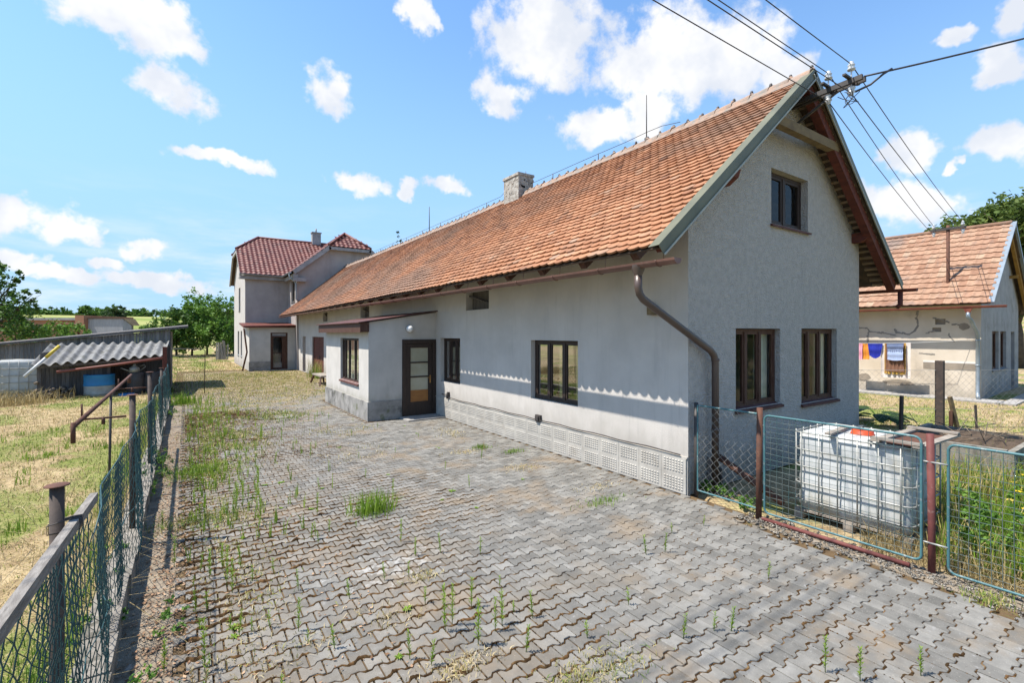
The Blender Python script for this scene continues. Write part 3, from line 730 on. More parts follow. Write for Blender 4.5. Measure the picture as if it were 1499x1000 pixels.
def window(parent, O, U, N, u0, u1, z0, z1, depth, divs=(.5,), hbars=(), fm='frame', name='window', curtain=None, cspan=((0, 1),),
           sill=None, fw=.05, mw=.07, cdist=.10, sash=.028, glass='glass'):
    """frame with real sashes, one pane sheet, curtain, sill. divs = fractions of upright mullions"""
    fr = MB(); d = depth
    fr.lbox(O, U, N, u0, u0 + fw, -d - .03, -d + .03, z0, z1); fr.lbox(O, U, N, u1 - fw, u1, -d - .03, -d + .03, z0, z1)
    fr.lbox(O, U, N, u0 + fw, u1 - fw, -d - .03, -d + .03, z1 - fw, z1); fr.lbox(O, U, N, u0 + fw, u1 - fw, -d - .03, -d + .03, z0, z0 + fw)
    w = u1 - u0; ed = [u0 + fw]
    for f in divs:
        c = u0 + w * f; fr.lbox(O, U, N, c - mw / 2, c + mw / 2, -d - .03, -d + .036, z0 + fw, z1 - fw); ed += [c - mw / 2, c + mw / 2]
    ed.append(u1 - fw)
    for a, b in zip(ed[::2], ed[1::2]):
        for (p, q) in ((a, a + sash), (b - sash, b)): fr.lbox(O, U, N, p, q, -d - .02, -d + .02, z0 + fw, z1 - fw)
        for (p, q) in ((z0 + fw, z0 + fw + sash), (z1 - fw - sash, z1 - fw)): fr.lbox(O, U, N, a + sash, b - sash, -d - .02, -d + .02, p, q)
        for h in hbars:
            zc = z0 + (z1 - z0) * h; fr.lbox(O, U, N, a + sash, b - sash, -d - .018, -d + .018, zc - .014, zc + .014)
    wo = fr.build(name, M[fm], parent)
    pn = MB(); O_, U_, N_ = V3(O), V3(U), V3(N)
    for a, b in zip(ed[::2], ed[1::2]):
        pn.poly([O_ + U_ * (a + sash) + N_ * (-d) + V3((0, 0, z0 + fw + sash)), O_ + U_ * (b - sash) + N_ * (-d) + V3((0, 0, z0 + fw + sash)),
                 O_ + U_ * (b - sash) + N_ * (-d) + V3((0, 0, z1 - fw - sash)), O_ + U_ * (a + sash) + N_ * (-d) + V3((0, 0, z1 - fw - sash))])
    pn.build('pane', M[glass], wo)
    if curtain:
        cb = MB(); cb.smf = True
        for (a, b) in cspan:
            n = max(6, int((b - a) * w / .025)); vs = []
            for i in range(n + 1):
                u = u0 + w * (a + (b - a) * i / n); dd = -d - cdist + .018 * math.sin(i * 1.3) + .01 * math.sin(i * .41)
                for z in (z0 - .05, z1 + .05): vs.append(O_ + U_ * u + N_ * dd + V3((0, 0, z)))
            cb.add(vs, [(2 * i, 2 * i + 2, 2 * i + 3, 2 * i + 1) for i in range(n)])
        cb.build('curtain', M[curtain], wo)
    if sill:
        sb = MB()
        sb.add([O_ + U_ * u + N_ * n + V3((0, 0, z)) for (u, n, z) in (
            (u0 - .02, -d + .03, z0 + .012), (u1 + .02, -d + .03, z0 + .012), (u1 + .05, .05, z0 - .035), (u0 - .05, .05, z0 - .035),
            (u0 - .02, -d + .03, z0 - .01), (u1 + .02, -d + .03, z0 - .01), (u1 + .05, .05, z0 - .075), (u0 - .05, .05, z0 - .075))],
            [(0, 1, 2, 3), (7, 6, 5, 4), (3, 2, 6, 7), (1, 0, 4, 5), (2, 1, 5, 6), (0, 3, 7, 4)])
        sb.build('sill', M[sill], wo)
    return wo

def tile_roof(name, O, S, T, N, slen, tlen, tw, ex, kind, mat, parent, keep=None, sag=None, jit=.004, rbias=None, over=.0):
    O, S, T, N = V3(O), V3(S).normalized(), V3(T).normalized(), V3(N).normalized()
    V = []; F = []; Rn = []
    nc = int(math.ceil(tlen / ex)); 
    for j in range(nc):
        t0 = j * ex - over; off = (j % 2) * tw / 2 if kind == 'plain' else 0
        cnt = int(slen / tw) + 2; jc = R.uniform(-jit, jit) * 1.2
        for i in range(-1, cnt):
            s0 = i * tw + off; s1 = s0 + tw
            if s1 < 0.01 or s0 > slen - .01: continue
            cs, ce = max(s0, 0), min(s1, slen)
            if keep and not keep((cs + ce) / 2, t0 + ex / 2): continue
            rr = min(1, max(0, R.gauss(.5, .24 if kind != 'plain' else .15) + (rbias((cs + ce) / 2, t0) if rbias else 0)))
            jn, jt_ = R.uniform(-jit, jit) * .8, R.uniform(-jit, jit) * 1.5 + jc
            if kind == 'plain' and R.random() < .01: jt_ -= R.uniform(.02, .05)
            tl = min(ex * 1.35, tlen - t0)
            sg = lambda s, t: (sag(s, t) if sag else 0)
            b = len(V)
            if kind == 'plain':
                g_ = .003; K = 7; arc = []
                for k in range(K):
                    u = -1 + 2 * k / (K - 1); s = s0 + tw / 2 + u * (tw / 2 - g_)
                    if s < cs or s > ce: s = min(max(s, cs), ce)
                    arc.append((s, t0 + jt_ - .035 * (1 - abs(u) ** 2.3)))
                top = [(max(s0 + g_, cs), t0 + tl), (min(s1 - g_, ce), t0 + tl)]
                for (s, t) in arc: V.append(O + S * s + T * t + N * (.044 + jn) + V3((0, 0, sg(s, t))))
                for (s, t) in arc: V.append(O + S * s + T * (t + .002) + N * (.016 + jn) + V3((0, 0, sg(s, t))))
                V.append(O + S * top[0][0] + T * top[0][1] + N * .004 + V3((0, 0, sg(top[0][0], t0)))); V.append(O + S * top[1][0] + T * top[1][1] + N * .004 + V3((0, 0, sg(top[1][0], t0))))
                F.append(tuple(b + k for k in range(K)) + (b + 2 * K + 1, b + 2 * K))
                for k in range(K - 1): F.append((b + K + k, b + K + k + 1, b + k + 1, b + k))
                F.append((b + 2 * K, b + K, b)); F.append((b + 2 * K + 1, b + K - 1, b + 2 * K - 1))
                Rn += [rr] * (2 * K + 2)
            else:
                K = 7
                prof = [.024 * math.cos(2 * math.pi * k / (K - 1)) * (1 if k < 5 else 1) for k in range(K)] if kind == 'pan' else [.012, .014, .0, -.006, -.006, 0, .012]
                for (tt, hh, lip) in ((t0 + jt_, .06 + jn, 0), (t0 + jt_ + .002, .018 + jn, 1), (t0 + tl, .012, 0)):
                    for k in range(K):
                        s = min(max(s0 + tw * k / (K - 1), cs), ce)
                        V.append(O + S * s + T * tt + N * (hh + prof[k]) + V3((0, 0, sg(s, tt))))
                for k in range(K - 1):
                    F.append((b + k, b + k + 1, b + 2 * K + k + 1, b + 2 * K + k)); F.append((b + K + k, b + K + k + 1, b + k + 1, b + k))
                Rn += [rr] * (3 * K)
    org = ORG[parent.name]
    me = bpy.data.meshes.new(name); me.from_pydata([tuple(v - org) for v in V], [], F)
    a = me.attributes.new('rnd', 'FLOAT', 'POINT'); a.data.foreach_set('value', np.array(Rn, dtype=np.float32))
    return finish(me, name, mat, parent, org)

def half_gutter(mb, p, q, r, n=8, th=.004):
    p, q = V3(p), V3(q); d = (q - p).normalized(); a = d.cross(V3((0, 0, 1))).normalized(); vs = []
    for c in (p, q):
        for k in range(n + 1):
            t = math.pi * k / n; vs.append(c + a * (math.cos(t) * r) + V3((0, 0, -math.sin(t) * r)))
        for k in range(n + 1):
            t = math.pi * (n - k) / n; vs.append(c + a * (math.cos(t) * (r - th)) + V3((0, 0, -math.sin(t) * (r - th))))
    m = 2 * n + 2
    mb.smf = False
    mb.add(vs, [(k, (k + 1) % m, m + (k + 1) % m, m + k) for k in range(m)])
    for c, o in ((p, 1), (q, -1)):
        pts = [c + a * (math.cos(math.pi * k / n) * r) + V3((0, 0, -math.sin(math.pi * k / n) * r)) for k in range(n + 1)]
        mb.poly(pts)

# ------------------------------------------------------------------ main farmhouse
X0, X1, XC, Y0, Y1 = 6.09, 12.02, 9.055, 4.37, 33.5
XL, ZE, ZR = 4.99, 3.476, 6.907
YR0, YR1 = 3.96, 33.9
SL = (ZR - ZE) / (XC - XL); XRt = XC + (XC - XL)
roofz = lambda x: ZR - abs(x - XC) * SL
H = thing('farmhouse', 'long low grey rendered farmhouse with orange clay tile roof and dark windows', 'house', (X0, Y0, 0))
EX, EY, EZ = V3((1, 0, 0)), V3((0, 1, 0)), V3((0, 0, 1))
mb = MB()
# long wall facing the yard (u runs along +Y from the gable corner)
LO = (X0, Y0, 0); NLW = (-1, 0, 0)
yops = [(6.76, 8.24, .99, 2.23, .14), (11.42, 12.62, 1.0, 2.24, .16), (9.95, 11.1, 2.97, 3.45, .3), (19.1, 20.25, 3.02, 3.5, .3), (25.9, 26.9, 3.0, 3.5, .3),
        (26.7, 29.5, .02, 2.18, .16), (31.35, 32.25, .02, 2.19, .22)]
wall(mb, LO, EY, NLW, Y1 - Y0, [(a - Y0, b - Y0, c, d, e) for a, b, c, d, e in yops], const(roofz(X0) - .05))
mb.build('yard_wall', M['stucco'], H)
mb = MB()
def gtop(u): return roofz(X0 + u) - .06
gtop.breaks = [XC - X0]
GO = (X0, Y0, 0); NG = (0, -1, 0)
gops = [(7.32, 8.71, 1.14, 2.455, .15), (9.48, 10.95, 1.06, 2.465, .15), (8.41, 9.73, 4.29, 5.255, .17)]
wall(mb, GO, EX, NG, X1 - X0, [(a - X0, b - X0, c, d, e) for a, b, c, d, e in gops], gtop)
mb.build('gable_wall', M['stucco_gable'], H)
mb = MB()
mb.poly([(X1, Y0, 0), (X1, Y1, 0), (X1, Y1, roofz(X1) - .05), (X1, Y0, roofz(X1) - .05)])
mb.poly([(X0, Y1, 0), (X1, Y1, 0), (X1, Y1, roofz(X1)), (XC, Y1, ZR - .1), (X0, Y1, roofz(X0))])
mb.poly([(X0 + .05, Y0 + .05, .02), (X1 - .05, Y0 + .05, .02), (X1 - .05, Y1 - .05, .02), (X0 + .05, Y1 - .05, .02)])
mb.poly([(X0 + .02, Y0 + .02, 2.9), (X1 - .02, Y0 + .02, 2.9), (X1 - .02, Y1 - .02, 2.9), (X0 + .02, Y1 - .02, 2.9)])
mb.build('rear_wall', M['stucco'], H)
# windows
O_l = V3((X0, 0, 0))
window(H, O_l, EY, V3(NLW), 6.78, 8.22, 1.0, 2.22, .13, divs=(.34, .67), fm='frame', curtain='curtain_y', cspan=((.02, .20), (.42, .56)), sash=.035)
window(H, O_l, EY, V3(NLW), 11.44, 12.60, 1.01, 2.23, .14, divs=(.36, .68), fm='frame', curtain='curtain', cspan=((.05, .3), (.42, .56)), sash=.035)
O_g = V3((0, Y0, 0))
window(H, O_g, EX, V3(NG), 7.33, 8.70, 1.15, 2.445, .12, divs=(.31, .63), fm='frame_worn', curtain='curtain', cspan=((.66, .96),), sill='sill', sash=.04)
window(H, O_g, EX, V3(NG), 9.49, 10.94, 1.07, 2.455, .12, divs=(.31, .63), fm='frame_worn', curtain='curtain', cspan=((.64, .98),), sill='sill', sash=.04)
window(H, O_g, EX, V3(NG), 8.42, 9.72, 4.30, 5.245, .15, divs=(.5,), fm='frame', curtain=None, sill='sill', sash=.05)
# dark vents under the eaves: backs of the openings
for (a, b, c, d, e) in yops[2:5]:
    mb = MB(); mb.box(X0 + .2, X0 + .24, a, b, c, d)
    mb.beam((X0 + .12, a, c + .1), (X0 + .12, b, d - .1), .05, .04)
    mb.build('eaves_vent', M['plankdark'], H)
# barn doors
db = MB(); a, b, c, d, e = yops[5]
for k in range(2):
    y0 = a + .05 + k * (b - a - .08) / 2
    for q in range(5):
        w_ = (b - a - .12) / 10; db.rv = R.random(); db.box(X0 + .10, X0 + .13, y0 + q * w_, y0 + (q + 1) * w_ - .008, .06, d - .03)
db.box(X0 + .06, X0 + .13, a, a + .05, .02, d); db.box(X0 + .06, X0 + .13, b - .05, b, .02, d); db.box(X0 + .06, X0 + .13, a + .05, b - .05, d - .03, d)
bd = db.build('barn_door', M['redwood'], H)
db = MB(); db.box(X0 + .085, X0 + .099, a + 1.25, a + 1.5, 1.0, 1.06); db.tube([(X0 + .07, a + 1.3, .95), (X0 + .07, a + 1.3, 1.15)], .012, 6); db.build('door_latch', M['iron'], bd)
db = MB(); a, b, c, d, e = yops[6]
for q in range(4):
    w_ = (b - a) / 4; db.rv = R.random(); db.box(X0 + .17, X0 + .2, a + q * w_, a + (q + 1) * w_ - .008, .04, d)
db.build('side_door', M['redwood'], H)
# porch ------------------------------------------------------------
PX, PY0, PY1 = 4.1, 12.92, 17.6
ptop = lambda x: 2.66 + (x - 3.85) * .16
mb = MB()
def ptf(u): return ptop(PX + u) - .03
wall(mb, (PX, PY0, 0), EX, (0, -1, 0), X0 - PX - .001, [(5.05 - PX, 6.082 - PX, .02, 2.2, .06)], ptf)
wall(mb, (PX, PY0, 0), EY, (-1, 0, 0), PY1 - PY0, [(13.8 - PY0, 15.74 - PY0, .93, 2.23, .10)], const(ptop(PX) - .03))
mb.poly([(PX, PY1, 0), (X0, PY1, 0), (X0, PY1, ptop(X0)), (PX, PY1, ptop(PX))])
mb.build('porch_wall', M['smooth_render'], H)
mb = MB()
mb.box(PX - .035, PX + .02, PY0 - .035, PY1 + .02, -.03, .51); mb.box(PX + .02, 5.03, PY0 - .035, PY0 + .02, -.03, .515)
mb.build('porch_plinth', M['plinth_stone'], H)
mb = MB()
x0, x1 = 3.80, X0; ya, yb = PY0 - .12, PY1 + .15
for (n0_, n1_) in ((0, .035),):
    mb.add([(x0, ya, ptop(x0)), (x1, ya, ptop(x1)), (x1, yb, ptop(x1)), (x0, yb, ptop(x0)), (x0, ya, ptop(x0) + .022), (x1, ya, ptop(x1) + .022), (x1, yb, ptop(x1) + .022), (x0, yb, ptop(x0) + .022)],
           [(3, 2, 1, 0), (4, 5, 6, 7), (0, 1, 5, 4), (1, 2, 6, 5), (2, 3, 7, 6), (3, 0, 4, 7)])
pr_ = mb.build('porch_roof', M['sill'], H)
mb = MB(); mb.box(3.86, 3.89, ya + .06, yb - .06, 2.40, ptop(3.86) - .002); mb.box(3.89, 4.10, ya + .06, ya + .09, 2.42, ptop(3.89) - .002); mb.box(3.89, 4.098, ya + .10, yb - .1, 2.41, 2.43)
mb.build('fascia', M['frame_worn'], pr_)
window(H, (PX, 0, 0), EY, V3((-1, 0, 0)), 13.82, 15.72, .94, 2.22, .09, divs=(.30, .62, .84), fm='frame', name='porch_window', curtain='curtain', cspan=((.0, .27), (.36, .58), (.66, .82), (.88, 1)), sill='sill', sash=.02, fw=.04, mw=.045)
# porch door with three frosted panes over a plywood panel
db = MB(); o = V3((0, PY0, 0)); n_ = V3((0, -1, 0))
db.lbox(o, EX, n_, 5.05, 5.16, -.06, .03, 0, 2.2); db.lbox(o, EX, n_, 5.97, 6.08, -.06, .03, 0, 2.2); db.lbox(o, EX, n_, 5.16, 5.97, -.06, .03, 2.08, 2.2)
db.lbox(o, EX, n_, 5.17, 5.30, -.045, .01, .04, 2.07); db.lbox(o, EX, n_, 5.84, 5.96, -.045, .01, .04, 2.07)
db.lbox(o, EX, n_, 5.30, 5.84, -.045, .01, 1.96, 2.07); db.lbox(o, EX, n_, 5.30, 5.84, -.045, .01, .04, .42)
for z in (1.54, 1.13): db.lbox(o, EX, n_, 5.30, 5.84, -.04, .004, z - .02, z + .02)
dr = db.build('porch_door', M['frame'], H)
db = MB(); db.lbox(o, EX, n_, 5.30, 5.84, -.035, -.022, .75, 1.96); db.build('glass_pane', M['frost'], dr)
db = MB(); db.lbox(o, EX, n_, 5.30, 5.84, -.036, -.008, .42, .75); db.build('plywood_panel', M['ply'], dr)
db = MB(); db.lbox(o, EX, n_, 5.88, 5.92, .010, .016, .94, 1.16); db.tube([(5.9, PY0 - .016, 1.1), (5.9, PY0 - .05, 1.1), (5.80, PY0 - .055, 1.095)], .009, 6); db.build('door_handle', M['brass'], dr)
mb = MB(); mb.lathe((5.23, PY0 - .12, 2.5), [(.0, -.105), (.05, -.095), (.085, -.06), (.10, -.01), (.095, .03), (.07, .07)], 20, 'y'); lm = mb.build('porch_lamp', M['lampw'], H)
mb = MB(); mb.lathe((5.23, PY0, 2.5), [(.0, -.07), (.075, -.07), (.085, -.055), (.085, 0)], 20, 'y'); mb.build('lamp_base', M['galv'], lm)
mb = MB(); mb.box(4.95, 6.05, 12.2, 12.88, -.03, .035); mb.build('door_step', M['strip'], H)
# dimpled plinth blocks along the yard wall
pb = MB(); pb.box(X0 - .012, X0 + .05, Y0 + .001, 12.88, -.03, .553)
pb.box(X0 - .03, X0 - .012, Y0 + .002, 12.88, .555 - .025, .555)
bw = .44
for r_ in range(2):
    y = Y0 + .015 + (0 if r_ else -.0)
    while y < 12.6:
        ye = min(y + bw, 12.86); z0 = .015 + r_ * .262; z1 = z0 + .25
        pb.rv = R.random(); pb.box(X0 - .034, X0 - .012, y + .0025, ye - .0025, z0 - .008, z1 + .002)
        nu, nv = 7, 5; ya_, yb_ = y + .04, ye - .04; za, zb = z0 + .03, z1 - .03
        for i in range(nu):
            for k in range(nv):
                c0 = ya_ + (yb_ - ya_) * i / nu; c1 = ya_ + (yb_ - ya_) * (i + 1) / nu; d0 = za + (zb - za) * k / nv; d1 = za + (zb - za) * (k + 1) / nv
                xs = X0 - .035; cc = ((c0 + c1) / 2, (d0 + d1) / 2); e = .004
                pb.add([(xs, c0 + e, d0 + e), (xs, c1 - e, d0 + e), (xs, c1 - e, d1 - e), (xs, c0 + e, d1 - e), (xs - .014, cc[0], cc[1])], [(0, 1, 4), (1, 2, 4), (2, 3, 4), (3, 0, 4)])
        y += bw
pb.build('plinth', M['plinth'], H)
mb = MB(); cp = [(X0 - .02, 12.5, .64), (X0 - .045, 12.1, .66)]
for k in range(26): cp.append((X0 - .045, 12.1 - k * .305, .585 + .008 * math.sin(k * 1.7)))
mb.tube(cp, .011, 5); mb.build('earth_cable', M['iron'], H)
mb = MB(); mb.box(X0 - .055, X0 - .001, 7.86, 8.02, .54, .68); mb.box(X0 - .085, X0 - .056, 7.89, 7.99, .565, .655); mb.build('socket_box', M['iron'], H); mb = MB(); mb.box(X0 - .06, X0, 12.02, 12.10, .56, .74); mb.tube([(X0 - .06, 12.06, .56), (X0 - .08, 12.06, .70)], .03, 6)
mb.build('socket_box', M['iron'], H)
mb = MB(); mb.box(X0 - .10, X0 + .02, 4.9, 5.05, 2.66, 2.80); mb.build('beam_end', M['oldwood'], H)
mb = MB(); mb.lbox((X0 - .003, 0, 0), EY, (-1, 0, 0), 0, 0, 0, 0, 0, 0)

# roof ---------------------------------------------------------------
nL = V3((-SL, 0, 1)).normalized(); tL = V3((1, 0, SL)).normalized(); tlen = math.hypot(XC - XL, ZR - ZE)
def sag(s, t):
    y = s
    return -.055 * math.sin(math.pi * min(1, max(0, y / 30))) * (t / tlen) + .02 * mnoise.noise(V3((y * .35, t * .6, 2))) + .010 * mnoise.noise(V3((y * 1.3, t * 1.5, 9)))
roof = tile_roof('roof', V3((XL, YR0 + .02, ZE)), EY, tL, nL, YR1 - YR0, tlen, .195, .155, 'plain', M['tile'], H, sag=sag, jit=.006, over=-.05,
                 rbias=lambda s, t: .16 - .016 * s - .02 * t - .16 * mnoise.noise(V3((s * .2, t * .3, 1))))
nRr = V3((SL, 0, 1)).normalized(); tR = V3((-1, 0, SL)).normalized()
tile_roof('rear_slope', V3((XRt, YR1, ZE)), V3((0, -1, 0)), tR, nRr, YR1 - YR0, tlen, .37, .30, 'pan', M['tile'], H)
# sheet added under the tiles to block light, rafters, tile underside rows
mb = MB()
for sgn, xe in ((-1, XL), (1, XRt)):
    nn = nL if sgn < 0 else nRr
    xi = xe + .03 * -sgn
    a_ = [V3((xi, YR0 + .02, roofz(xi))), V3((xi, YR1, roofz(xi))), V3((XC, YR1, ZR)), V3((XC, YR0 + .02, ZR))]
    lo = [p - nn * .035 - V3((0, 0, .06 if abs(p.x - XC) < .1 else .02)) for p in a_]; hi = [p - nn * .012 - V3((0, 0, .06 if abs(p.x - XC) < .1 else .02)) for p in a_]
    mb.add(lo + hi, [(0, 1, 2, 3), (7, 6, 5, 4), (0, 4, 5, 1), (1, 5, 6, 2), (2, 6, 7, 3), (3, 7, 4, 0)])
mb.build('light_block_deck', M['deck'], roof)
for k in range(28):
    y = 4.55 + k * 1.06
    for sgn, xe in ((-1, XL),):
        mb = MB(); xa = xe + .07 * -sgn; xb = XC; nn = nL if sgn < 0 else nRr
        mb.beam(V3((xa, y, roofz(xa))) - nn * .115, V3((xb, y, ZR)) - nn * .115, .12, .155, nn)
        mb.build('rafter', M['frame_worn'], roof)
for k in range(29):
    for sgn, xe in ((1, XRt),):
        xx = XC + sgn * (.25 + k * .134); nn = nL if sgn < 0 else nRr
        mb = MB(); mb.rv = R.random(); mb.beam(V3((xx, YR0 + .06, roofz(xx))) - nn * .065, V3((xx, Y0 + .1, roofz(xx))) - nn * .065, .055, .05 + .03 * (k % 2), nn)
        mb.build('tile_underside', M['tile_underside'], roof)  # strips stand for the rows of tile undersides
# barge rafters, tie beam, purlin ends
mb = MB()
for sgn, xe, nn in ((-1, XL, nL), (1, XRt, nRr)):
    xa = xe + .05 * -sgn; o_, h_, w_ = (.17, .18, .14) if sgn > 0 else (.085, .06, .10)
    mb = MB(); mb.beam(V3((xa, YR0 + .13, roofz(xa))) - nn * o_, V3((XC, YR0 + .13, ZR - .02)) - nn * o_, w_, h_, nn)
    mb.build('barge_rafter', M['redwood'], roof)
mb = MB(); mb.beam((7.98, YR0 + .12, 5.86), (10.15, YR0 + .12, 5.86), .13, .16); mb.build('tie_beam', M['oldwood'], roof)
for xx in (6.80, 11.72):
    zz = roofz(xx) - .27; mb = MB()
    mb.add([(xx + dx * .075, y, z) for dx in (-1, 1) for (y, z) in ((YR0 + .06, zz + .09), (Y0 + .1, zz + .09), (Y0 + .1, zz - .11), (YR0 + .24, zz - .11), (YR0 + .10, zz - .02))],
           [(0, 1, 2, 3, 4), (9, 8, 7, 6, 5), (0, 5, 6, 1), (1, 6, 7, 2), (2, 7, 8, 3), (3, 8, 9, 4), (4, 9, 5, 0)])
    mb.build('purlin', M['redwood'], roof)
mb = MB(); mb.beam((XC, YR0 + .2, ZR - .33), (XC, Y0 + .1, ZR - .33), .12, .16)
mb.build('purlin', M['redwood'], roof)
# metal verge
mb = MB(); lp = MB()
for sgn, xe, nn, tt in ((-1, XL, nL, tL), (1, XRt, nRr, tR)):
    p = V3((xe, 0, ZE)) - tt * .06; q = V3((XC, 0, ZR)) + tt * .02
    y1, y2 = YR0 + .16, YR0 - .015
    for c0, c1 in ((p, q),):
        A = [c0 + V3((0, y1, 0)) + nn * .052, c1 + V3((0, y1, 0)) + nn * .052, c1 + V3((0, y2, 0)) + nn * .062, c0 + V3((0, y2, 0)) + nn * .062]
        mb.add(A + [a_ - nn * .006 for a_ in A], [(0, 1, 2, 3), (7, 6, 5, 4), (0, 4, 5, 1), (1, 5, 6, 2), (2, 6, 7, 3), (3, 7, 4, 0)])
        B_ = [c0 + V3((0, y2, 0)) + nn * .056, c1 + V3((0, y2, 0)) + nn * .056, c1 + V3((0, y2, 0)) - nn * .10, c0 + V3((0, y2, 0)) - nn * .10]
        mb.add(B_ + [b_ + V3((0, .008, 0)) for b_ in B_], [(0, 1, 2, 3), (7, 6, 5, 4), (0, 4, 5, 1), (1, 5, 6, 2), (2, 6, 7, 3), (3, 7, 4, 0)])
        C_ = [c0 + V3((0, y2 - .012, 0)) - nn * .09, c1 + V3((0, y2 - .012, 0)) - nn * .09]
        lp.beam(C_[0], C_[1], .016, .022, nn)
mb.build('verge_flashing', M['verge'], roof)
lp.build('verge_rim', M['vergelip'], roof)
# ridge: half-round tiles bedded in mortar, with stubby clips
mb = MB(); nclip = MB()
y = YR0 + .02; k = 0
while y < YR1 - .3:
    mb.rv = R.random(); zz = ZR + .0 + sag(y - YR0, tlen) + R.uniform(-.006, .006)
    r0_ = .125 + R.uniform(-.006, .006); ring = []
    for yy, rr in ((y, r0_ + .014), (y + .40, r0_ - .006)):
        ring.append([(XC + rr * 1.05 * math.cos(t), yy, zz - .045 + rr * .95 * math.sin(t)) for t in [math.pi * q / 8 for q in range(9)]])
    mb.smf = True; mb.add(ring[0] + ring[1], [(q, q + 1, 10 + q, 9 + q) for q in range(8)] + [tuple(range(9))]); mb.smf = False
    # lump of mortar at the lap
    for q in range(3):
        mb.rv = R.random(); mb.lathe((XC + R.uniform(-.05, .05), y + R.uniform(-.04, .04), zz + .085), [(.045 * R.uniform(.6, 1.2), -.02), (.03, .015), (.0, .03)], 6)
    nclip.lathe((XC + R.uniform(-.02, .02), y + .02, zz + .10), [(.028, -.02), (.032, .02), (.022, .05), (0, .055)], 7)
    y += .36; k += 1
mb.build('ridge_tile', M['ridge_mortar'], roof)
nclip.build('ridge_clip', M['iron'], roof)
# mortar fillet along the ridge foot
mb = MB()
for sgn, nn in ((-1, nL), (1, nRr)):
    n_s = 120; vs = []
    for i in range(n_s + 1):
        y = YR0 + .05 + (YR1 - YR0 - .1) * i / n_s; s_ = sag(y - YR0, tlen)
        for dx, dz in ((.20 + .025 * mnoise.noise(V3((y * 3, sgn, 0))), .048), (.10, .10)):
            vs.append((XC + sgn * dx, y, roofz(XC + sgn * dx) + dz + s_))
    mb.add(vs, [(2 * i, 2 * i + 2, 2 * i + 3, 2 * i + 1) for i in range(n_s)])
mb.build('ridge_mortar', M['ridge_mortar'], roof)
# chimney
mb = MB()
mb.box(8.75, 9.33, 12.5, 13.35, 6.4, 7.42); mb.box(8.72, 9.36, 12.47, 13.38, 7.42, 7.50)
for q in range(34):
    f = R.random(); 
    if f < .5: x, y, dx, dy = 8.75, R.uniform(12.52, 13.3), -.008, 0
    else: x, y, dx, dy = R.uniform(8.77, 9.3), 12.5, 0, -.008
    z = R.uniform(6.75, 7.36); s = R.uniform(.03, .08)
    mb.rv = R.random(); mb.box(x + dx - s * (dy != 0), x + s * (dy != 0) + abs(dx) * 0 + .004 * (dx != 0), y + dy * 1 - s * (dx != 0), y + s * (dx != 0) + .004 * (dy != 0), z - s * .6, z + s * .6)
mb.build('chimney', pm('limewashed_brick', (.42, .40, .36), (.22, .19, .16), 9, .95, .7, 30, .02, stains=[((.15, .13, .11), 6, .55, .72, .6, None)]), roof)
# lightning conductors
mb = MB()
zr = lambda y: ZR + sag(y - YR0, tlen)
mb.tube([(XC, 7.64, zr(7.6) + .05), (XC, 7.64, 8.03)], [.014, .010], 6); mb.tube([(XC, 19.9, zr(19.9)), (XC, 19.9, 8.05)], [.02, .014], 6)
mb.tube([(XC - .1, 12.2, zr(12) + .1), (XC - .12, 12.25, 7.2), (XC - .16, 12.32, 7.5)], .008, 5)
mb.lathe((XC, 7.64, zr(7.6) + .05), [(.05, 0), (.05, .08), (.02, .11)], 8)
wp = [(XC, 6.7, zr(6.7) + .16), (XC, 7.2, zr(7.2) + .26), (XC, 7.64, zr(7.6) + .27)]
for k in range(28):
    y = 8.3 + k * .95
    if y > 31: break
    wp.append((XC, y, zr(y) + (.25 if not 12.3 < y < 13.5 else .62)))
    if k % 2 and not 12 < y < 13.8: mb.tube([(XC, y, zr(y)), (XC, y, zr(y) + .26)], .012, 5)
mb.tube(wp, .007, 5)
mb.build('lightning_rod', M['iron'], roof)
# gutter and downpipe on the yard side
mb = MB(); half_gutter(mb, (4.985, 3.72, 3.30), (4.985, 33.4, 3.44), .075)
for k in range(30):
    y = 4.0 + k * 1.03; z = 3.30 + (y - 3.72) * .14 / 30
    mb.tube([(4.985 + .082 * math.cos(t), y, z - .082 * math.sin(t)) for t in [math.pi * q / 8 for q in range(9)]], .006, 4)
    mb.tube([(5.06, y, z), (5.08, y, 3.50)], .006, 4)
mb.build('gutter', M['gutter'], H)
mb = MB()
mb.lathe((4.99, 4.35, 3.08), [(.045, 0), (.05, .06), (.085, .14), (.085, .20)], 14)
dp = [(4.99, 4.35, 3.14), (4.99, 4.35, 2.98), (5.01, 4.345, 2.90), (5.06, 4.33, 2.83), (6.45, 4.25, 2.12), (6.53, 4.245, 2.05), (6.565, 4.245, 1.97), (6.57, 4.245, 1.85), (6.57, 4.245, 0)]
mb.tube(dp, .052, 14); 
for z in (1.95, .9): mb.lathe((6.57, 4.245, z), [(.053, 0), (.061, .01), (.061, .04), (.053, .05)], 14)
mb.build('downpipe', M['pipe'], H)
mb = MB(); half_gutter(mb, (XRt + .07, 3.70, 3.36), (XRt + .07, 33.8, 3.42), .07); mb.tube([(XRt + .07, 4.0, 3.3), (XRt + .07, 4.0, 3.02), (XRt + .02, 4.05, 2.95)], .05, 10); mb.build('rear_gutter', M['redwood'], H)
